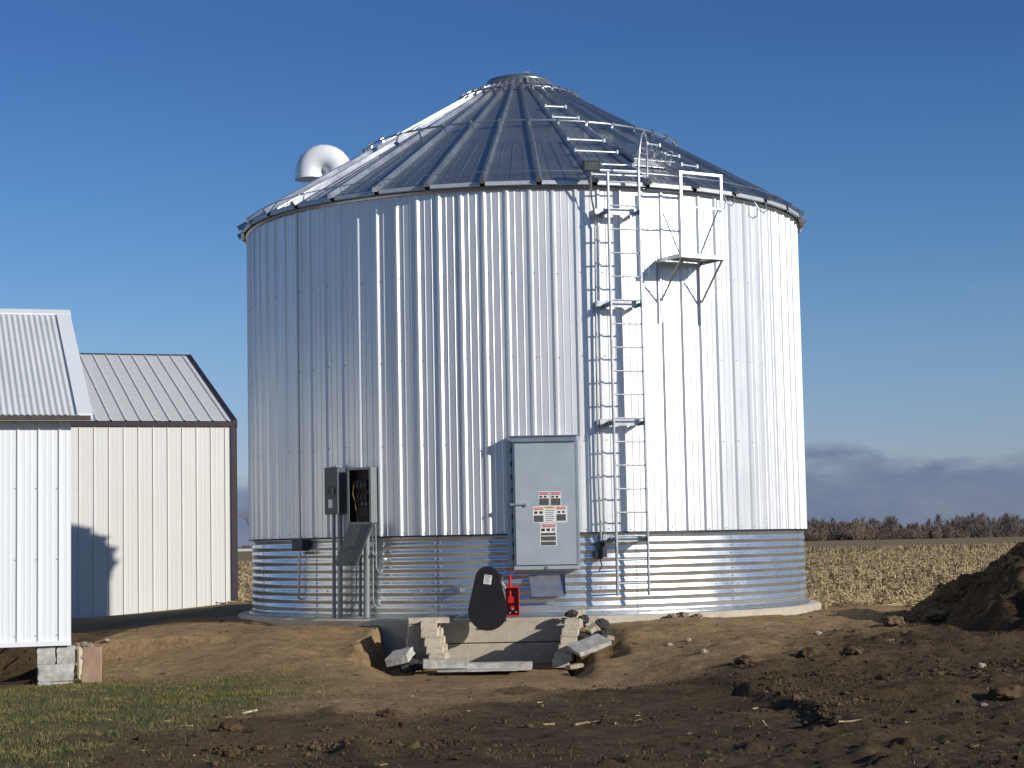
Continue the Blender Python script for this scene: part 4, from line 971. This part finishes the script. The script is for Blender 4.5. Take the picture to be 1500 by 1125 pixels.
for pts_, r_, lb in ((((842, 1064), (858, 1061), (880, 1059.5), (902, 1062)), .011, 'long pale corn stalk lying on the dark soil in the centre foreground'), (((795, 1064), (812, 1063)), .010, 'short pale stalk bit left of the long corn stalk'), (((1228, 1062), (1245, 1060), (1262, 1058)), .008, 'thin pale stalk on the dark soil right of the scraped edge'), (((265, 1066), (282, 1066)), .009, 'pale husk strip on the grass at lower left'), (((355, 1047), (376, 1043)), .012, 'crumpled pale husk on the grass, largest one')):
    b = MB(); qq = []
    for a_, b_ in pts_: Yd = gY(a_, b_); q = P(a_, b_, Yd); qq.append(Vector((q.x, Yd, H(q.x, Yd)+.012)))
    b.tube(qq, r_, 6); tag(b.build('corn_stalk', M['stalk']), lb, 'corn stalk')
b = MB(); b.box(P(662, 902, 23.6), (.16, .12, .012)); b.box(P(662, 907, 23.6), (.06, .08, .07)); ob = b.build('steel_bracket', M['dark_box']); tag(ob, 'small dark metal bracket resting on the left end of the footing', 'bracket')

# ------------------------------------------------------------------ sheds
def ribwall(o, ux, L0, z0, z1, pitch, face, mat, parent, name, ribs=(.019, .006), phase=.0, thick=.02, minor=True):
    """ribbed steel sheet from o along ux; face = outward normal"""
    prof = []; x = -phase
    while x < L0+pitch:
        for dx, h in ((-.018, 0), (-.006, ribs[0]), (.006, ribs[0]), (.018, 0)): prof.append((x+dx, h))
        if minor:
            for q in (.36, .64):
                for dx, h in ((-.016, 0), (-.006, .0018), (.006, .0018), (.016, 0)): prof.append((x+pitch*q+dx, h))
        x += pitch
    prof = [(min(max(x, 0), L0), h) for x, h in prof]; prof = [(0, 0)]+[p for p in prof if 0 < p[0] < L0]+[(L0, 0)]
    vs = []
    for z in (z0, z1):
        for x, h in prof: vs.append(o+ux*x+face*h+Vector((0, 0, z)))
    n = len(prof); b = MB(); b.add(vs, [(i, i+1, n+i+1, n+i) for i in range(n-1)]); return b.build(name, mat, parent)
def gable_shed(name, label, corner, alpha, Lf, depth, z0, ze, zr, cfg):
    """corner: front right corner; front wall runs to the left; alpha: turn"""
    ux = Vector((-math.cos(alpha), -math.sin(alpha), 0)); uy = Vector((-math.sin(alpha), math.cos(alpha), 0)); up = Vector((0, 0, 1)); nf = -uy; nr_ = -ux
    c0 = Vector((corner[0], corner[1], 0)); t = thing(name, label, 'shed', (corner[0], corner[1], z0))
    oh = cfg['oh']; og = cfg['og']
    ribwall(c0, ux, Lf, z0, ze, cfg['pitch'], nf, cfg['wall'], t, 'front_wall', phase=cfg.get('phase', 0), minor=True)
    # gable, rear and far walls
    half_ = depth/2; b = MB()
    pts = [c0+up*z0, c0+uy*depth+up*z0, c0+uy*depth+up*ze, c0+uy*half_+up*(zr-.02), c0+up*ze]
    b.add(pts, [(0, 1, 2, 3, 4)]); b.add([p+ux*Lf for p in pts], [(4, 3, 2, 1, 0)])
    b.add([c0+uy*depth+up*z0, c0+uy*depth+ux*Lf+up*z0, c0+uy*depth+ux*Lf+up*ze, c0+uy*depth+up*ze], [(0, 1, 2, 3)])
    b.add([c0+up*z0, c0+uy*depth+up*z0, c0+uy*depth+ux*Lf+up*z0, c0+ux*Lf+up*z0], [(0, 1, 2, 3)]); b.build('side_walls', cfg['wall'], t)
    # roof: front and back slopes with ribs running down the slope
    sl = (zr-ze)/half_
    for side in (0, 1):
        if side == 0: e0 = c0-uy*oh+up*(ze-oh*sl+cfg['lift']); dirr = (uy+up*sl)
        else: e0 = c0+uy*(depth+oh)+up*(ze-oh*sl+cfg['lift']); dirr = (-uy+up*sl)
        e0 = e0+nr_*og; run = half_+oh; L1 = Lf+2*og; nn = dirr.normalized().cross(ux); 
        if nn.z < 0: nn = -nn
        prof = []
        if cfg['corr']:
            x = 0
            while x <= L1: prof.append((x, .008*math.sin(2*math.pi*x/.068))); x += .068/6
        else:
            x = cfg.get('rphase', 0)
            prof.append((0, 0))
            while x < L1:
                for dx, h in ((-.024, 0), (-.011, .02), (.011, .02), (.024, 0)):
                    if 0 < x+dx < L1: prof.append((x+dx, h))
                x += cfg['pitch']
            prof.append((L1, 0))
        n = len(prof); vs = [e0+ux*x+nn*h for x, h in prof]+[e0+dirr*run+ux*x+nn*h for x, h in prof]
        b = MB(); b.add(vs, [(i, i+1, n+i+1, n+i) for i in range(n-1)], cfg['corr']); b.build('roof', cfg['roof'], t)
    ft = cfg['fth']; zf = ze-oh*sl+cfg['lift']
    e0 = c0-uy*(oh-.01)+nr_*(og-.01)
    b = MB(); b.bar(e0+up*(zf-ft/2-.012), e0+ux*(Lf+2*og-.02)+up*(zf-ft/2-.012), .025, ft); b.build('eave_trim', cfg['trim_e'], t)
    rt = cfg['rake']
    for k in (0, 1):
        pa = c0+nr_*(og+.0)+(-uy*(oh+.01) if k == 0 else uy*(depth+oh+.01))+up*(zf); pb2 = c0+nr_*(og)+uy*half_+up*(zr+cfg['lift'])
        w = rt; q0 = pa+up*.018; q1 = pb2+up*.018
        b = MB(); vv = []
        for q in (q0, q1): vv += [q+ux*w, q-ux*.012, q-ux*.012-up*(cfg['rdrop']), q+ux*w-up*.012]
        b.add(vv, [(0, 1, 5, 4), (1, 2, 6, 5), (0, 4, 7, 3), (0, 3, 2, 1), (4, 5, 6, 7)]); b.build('rake_trim', cfg['trim_r'], t)
    rc = c0+nr_*(og+.02)+uy*half_+up*(zr+cfg['lift']+.022); rl = ux*(Lf+2*og+.04); wr = cfg['rcap']
    b = MB(); b.add([rc-uy*wr-up*wr*sl, rc, rc+uy*wr-up*wr*sl, rc-uy*wr-up*wr*sl+rl, rc+rl, rc+uy*wr-up*wr*sl+rl], [(0, 3, 4, 1), (1, 4, 5, 2)]); b.add([rc-uy*wr-up*(wr*sl+.02), rc-uy*wr-up*wr*sl, rc-uy*wr-up*wr*sl+rl, rc-uy*wr-up*(wr*sl+.02)+rl], [(0, 3, 2, 1)]); b.build('ridge_cap', cfg['trim_ridge'], t)
    if cfg.get('corner'):
        b = MB(); b.box(c0+up*((z0+ze)/2)+ux*.0+nf*.012, (cfg['corner'], .05, ze-z0), Matrix((ux, uy, up)).transposed()); b.build('corner_trim', cfg['trim_c'], t)
    b = MB(); b.bar(c0+nf*.016+up*(z0+.01), c0+nf*.016+ux*Lf+up*(z0+.01), .03, .05); b.build('base_trim', cfg['trim_b'], t)
    return t, c0, ux, uy
# near white shed
cA = P(104, 943, 21.3)
shA, c0, ux, uy = gable_shed('white_shed', 'near white metal shed with corrugated roof, standing on blocks at the left edge', (cA.x, cA.y), R_(18.3), 4.6, 5.4, cA.z-.0, P(104, 600, 21.3).z, P(104, 455, 24.0).z-.05,
    dict(oh=.20, og=.21, pitch=.2286, phase=.1, wall=M['shed_white'], roof=M['shed_roof'], corr=True, lift=.03, fth=.05, trim_e=M['white_wood'], trim_r=M['shed_white'], rake=.16, rdrop=.06, trim_ridge=M['shed_white'], rcap=.13, trim_b=M['shed_white']))
b = MB(); e_ = c0-uy*.19+Vector((0, 0, P(104, 600, 21.3).z-.20*.55+.0)); b.bar(e_-ux*.20+Vector((0,0,.004)), e_+ux*4.6+Vector((0,0,.004)), .045, .05); b.build('drip_edge', M['rust'], shA)
b = MB()
for zz in (.10, .95, 1.75, 2.5):
    for k in range(19): b.box(c0+ux*(-.1+.2286*k+.03)-uy*.006+Vector((0, 0, cA.z+zz)), (.009, .006, .009))
tag(b.build('wall_screws', M['box_grey'], shA), kind='stuff')
# far cream shed
cB_ = P(342, 618, 40)
shB, d0, vx, vy = gable_shed('cream_shed', 'farther cream metal shed with grey roof and dark trim, behind the near shed', (cB_.x, cB_.y), R_(19.5), 9.0, 11.2, P(120, 921, 38.9).z, P(342, 618, 40).z, P(277, 519, 45.3).z-.06,
    dict(oh=.05, og=.06, pitch=.3048, phase=.12, rphase=.2, wall=M['shed_cream'], roof=M['grey_roof'], corr=False, lift=.03, fth=.10, trim_e=M['trim_dark'], trim_r=M['trim_dark'], rake=.10, rdrop=.16, trim_ridge=M['trim_dark'], rcap=.06, corner=.13, trim_c=M['trim_dark'], trim_b=M['shed_cream']))

# blocks and clutter under the near shed
wb = rough_slab((.395, .19, .19), 23, nx=6, ny=3, nz=4).build('foundation_block', M['whiteblock'], None, .006)
zg = H(-5.1, 21.2)
p = P(77, 983, 21.22); put(wb, (p.x, 21.36, cA.z-.32), (0, R_(-1), R_(16)), 'big whitewashed block, lower course under the near shed corner', None, 'concrete block')
hb = rough_slab((.195, .19, .20), 29, nx=4, ny=3, nz=4).build('foundation_block', M['whiteblock'], None, .006)
p = P(63, 957, 21.2); put(hb, (p.x, 21.33, cA.z-.125), (0, 0, R_(16)), 'square grey block under the near shed, left of the upper two', None, 'concrete block')
p = P(90, 957, 21.2); put(hb, (p.x, 21.40, cA.z-.125), (0, R_(1), R_(15)), 'square whitewashed block under the near shed corner, right of the upper two', None, 'concrete block')
p = P(77, 1000, 21.2); wb2 = put(wb, (p.x, 21.35, cA.z-.515), (0, 0, R_(16)), 'block almost buried in the grass below the whitewashed block', None, 'concrete block')
# hollow block stood on end
def hollow(Ln, Wd, Hh):
    b = MB(); th_ = .03
    b.box((0, -Wd/2+th_/2, 0), (Ln, th_, Hh)); b.box((0, Wd/2-th_/2, 0), (Ln, th_, Hh))
    for x in (-Ln/2+th_/2, 0, Ln/2-th_/2): b.box((x, 0, 0), (th_, Wd-2*th_, Hh))
    return b
hb2 = hollow(.39, .19, .19).build('hollow_block', M['block'], None, .004); p = P(106.5, 974, 21.6)
hb2.location = (p.x, 21.75, zg+.2); hb2.rotation_euler = (0, R_(90), R_(75)); tag(hb2, 'hollow two-core block stood on end beside the shed foundation', 'concrete block')
tile = rough_slab((.205, .06, .40), 31, nx=3, ny=2, nz=5).build('clay_tile', M['clay'], None, .004); p = P(135, 974, 21.3)
tile.location = (p.x, 21.3, p.z); tile.rotation_euler = (R_(-4), R_(1), R_(8)); tag(tile, 'reddish-tan slab stood upright right of the shed foundation', 'slab')
rub = (((113, 946), .06, 'stone', 'brown rubble piece above the hollow block'), ((123, 944), .05, 'stone', 'small rubble piece behind the upright slab, left'), ((131, 946), .05, 'timber', 'grey rubble piece just over the upright slab'), ((119, 962), .045, 'stone_pale', 'pale rubble piece between hollow block and upright slab'), ((117, 990), .06, 'stone', 'grey stone at the foot of the hollow block'))
for (px, py), r, mt, lb in rub: stone(px, py, 21.7, r, mt, lb, 'rubble_lump', 'rubble')
for i, (a, c, Ya, Yb, w, lb) in enumerate((((0, 957), (18, 943), 21.6, 21.7, .035, 'longest grey lath sloping under the near shed floor'), ((16, 972), (28, 962), 22.0, 22.1, .022, 'pale stick under the near shed, middle'), ((5, 981), (13, 973), 21.9, 22.0, .022, 'pale stick under the near shed, lowest left'), ((35, 957), (39, 952), 22.2, 22.2, .018, 'short stick under the near shed, upper right'), ((42, 968), (45, 963), 22.1, 22.1, .02, 'short stick beside the foundation blocks'), ((4, 988), (15, 986), 21.9, 22, .018, 'flat stick lying low under the near shed'), ((23, 951), (31, 945), 21.9, 21.9, .014, 'thin lath end just below the shed floor'))):
    b = MB(); b.bar(P(*a, Ya), P(*c, Yb), w, w*.6); q = b.build('wooden_stick', M['timber']); tag(q, lb, 'wooden stick')
# ------------------------------------------------------------------ far fence and a bare tree in the gap
fx = thing('board_fence', 'distant white rail fence seen between the far shed and the bin', 'fence', (-33, 235, -.1))
b = MB(); b.box((-33, 235, .55), (26, .08, .32)); b.build('rail', M['white_wood'], fx)
for k in range(8):
    b = MB(); b.box((-45+k*3.5, 235.1, .2), (.25, .1, 1.0)); b.build('post', M['white_wood'], fx)
tr_ = thing('bare_tree', 'slender leafless tree far off between the shed and the bin', 'tree', (-26.0, 190, -.1))
def branch(b, p, d, Ln, r, dep, mb2):
    q = p+d*Ln; (b if dep == 4 else mb2).tube([p, p+d*Ln*.5+Vector((random.uniform(-.05, .05)*Ln, 0, 0)), q], [r, r*.85, r*.65], 5, False)
    if dep <= 0: return
    for _ in range(3):
        nd = (d+Vector((random.uniform(-.6, .6), random.uniform(-.6, .6), random.uniform(-.1, .5)))).normalized(); branch(b, p+d*Ln*random.uniform(.55, 1), nd, Ln*.68, r*.58, dep-1, mb2)
b = MB(); b2 = MB(); branch(b, Vector((-26.0, 190, -.2)), Vector((.02, 0, 1)), 2.6, .11, 4, b2); b.build('trunk', M['bark2'], tr_); b2.build('crown', M['bark2'], tr_)
if 'used' in solid: pass
for o in list(C.objects):
    if 'used' in o: del o['used']
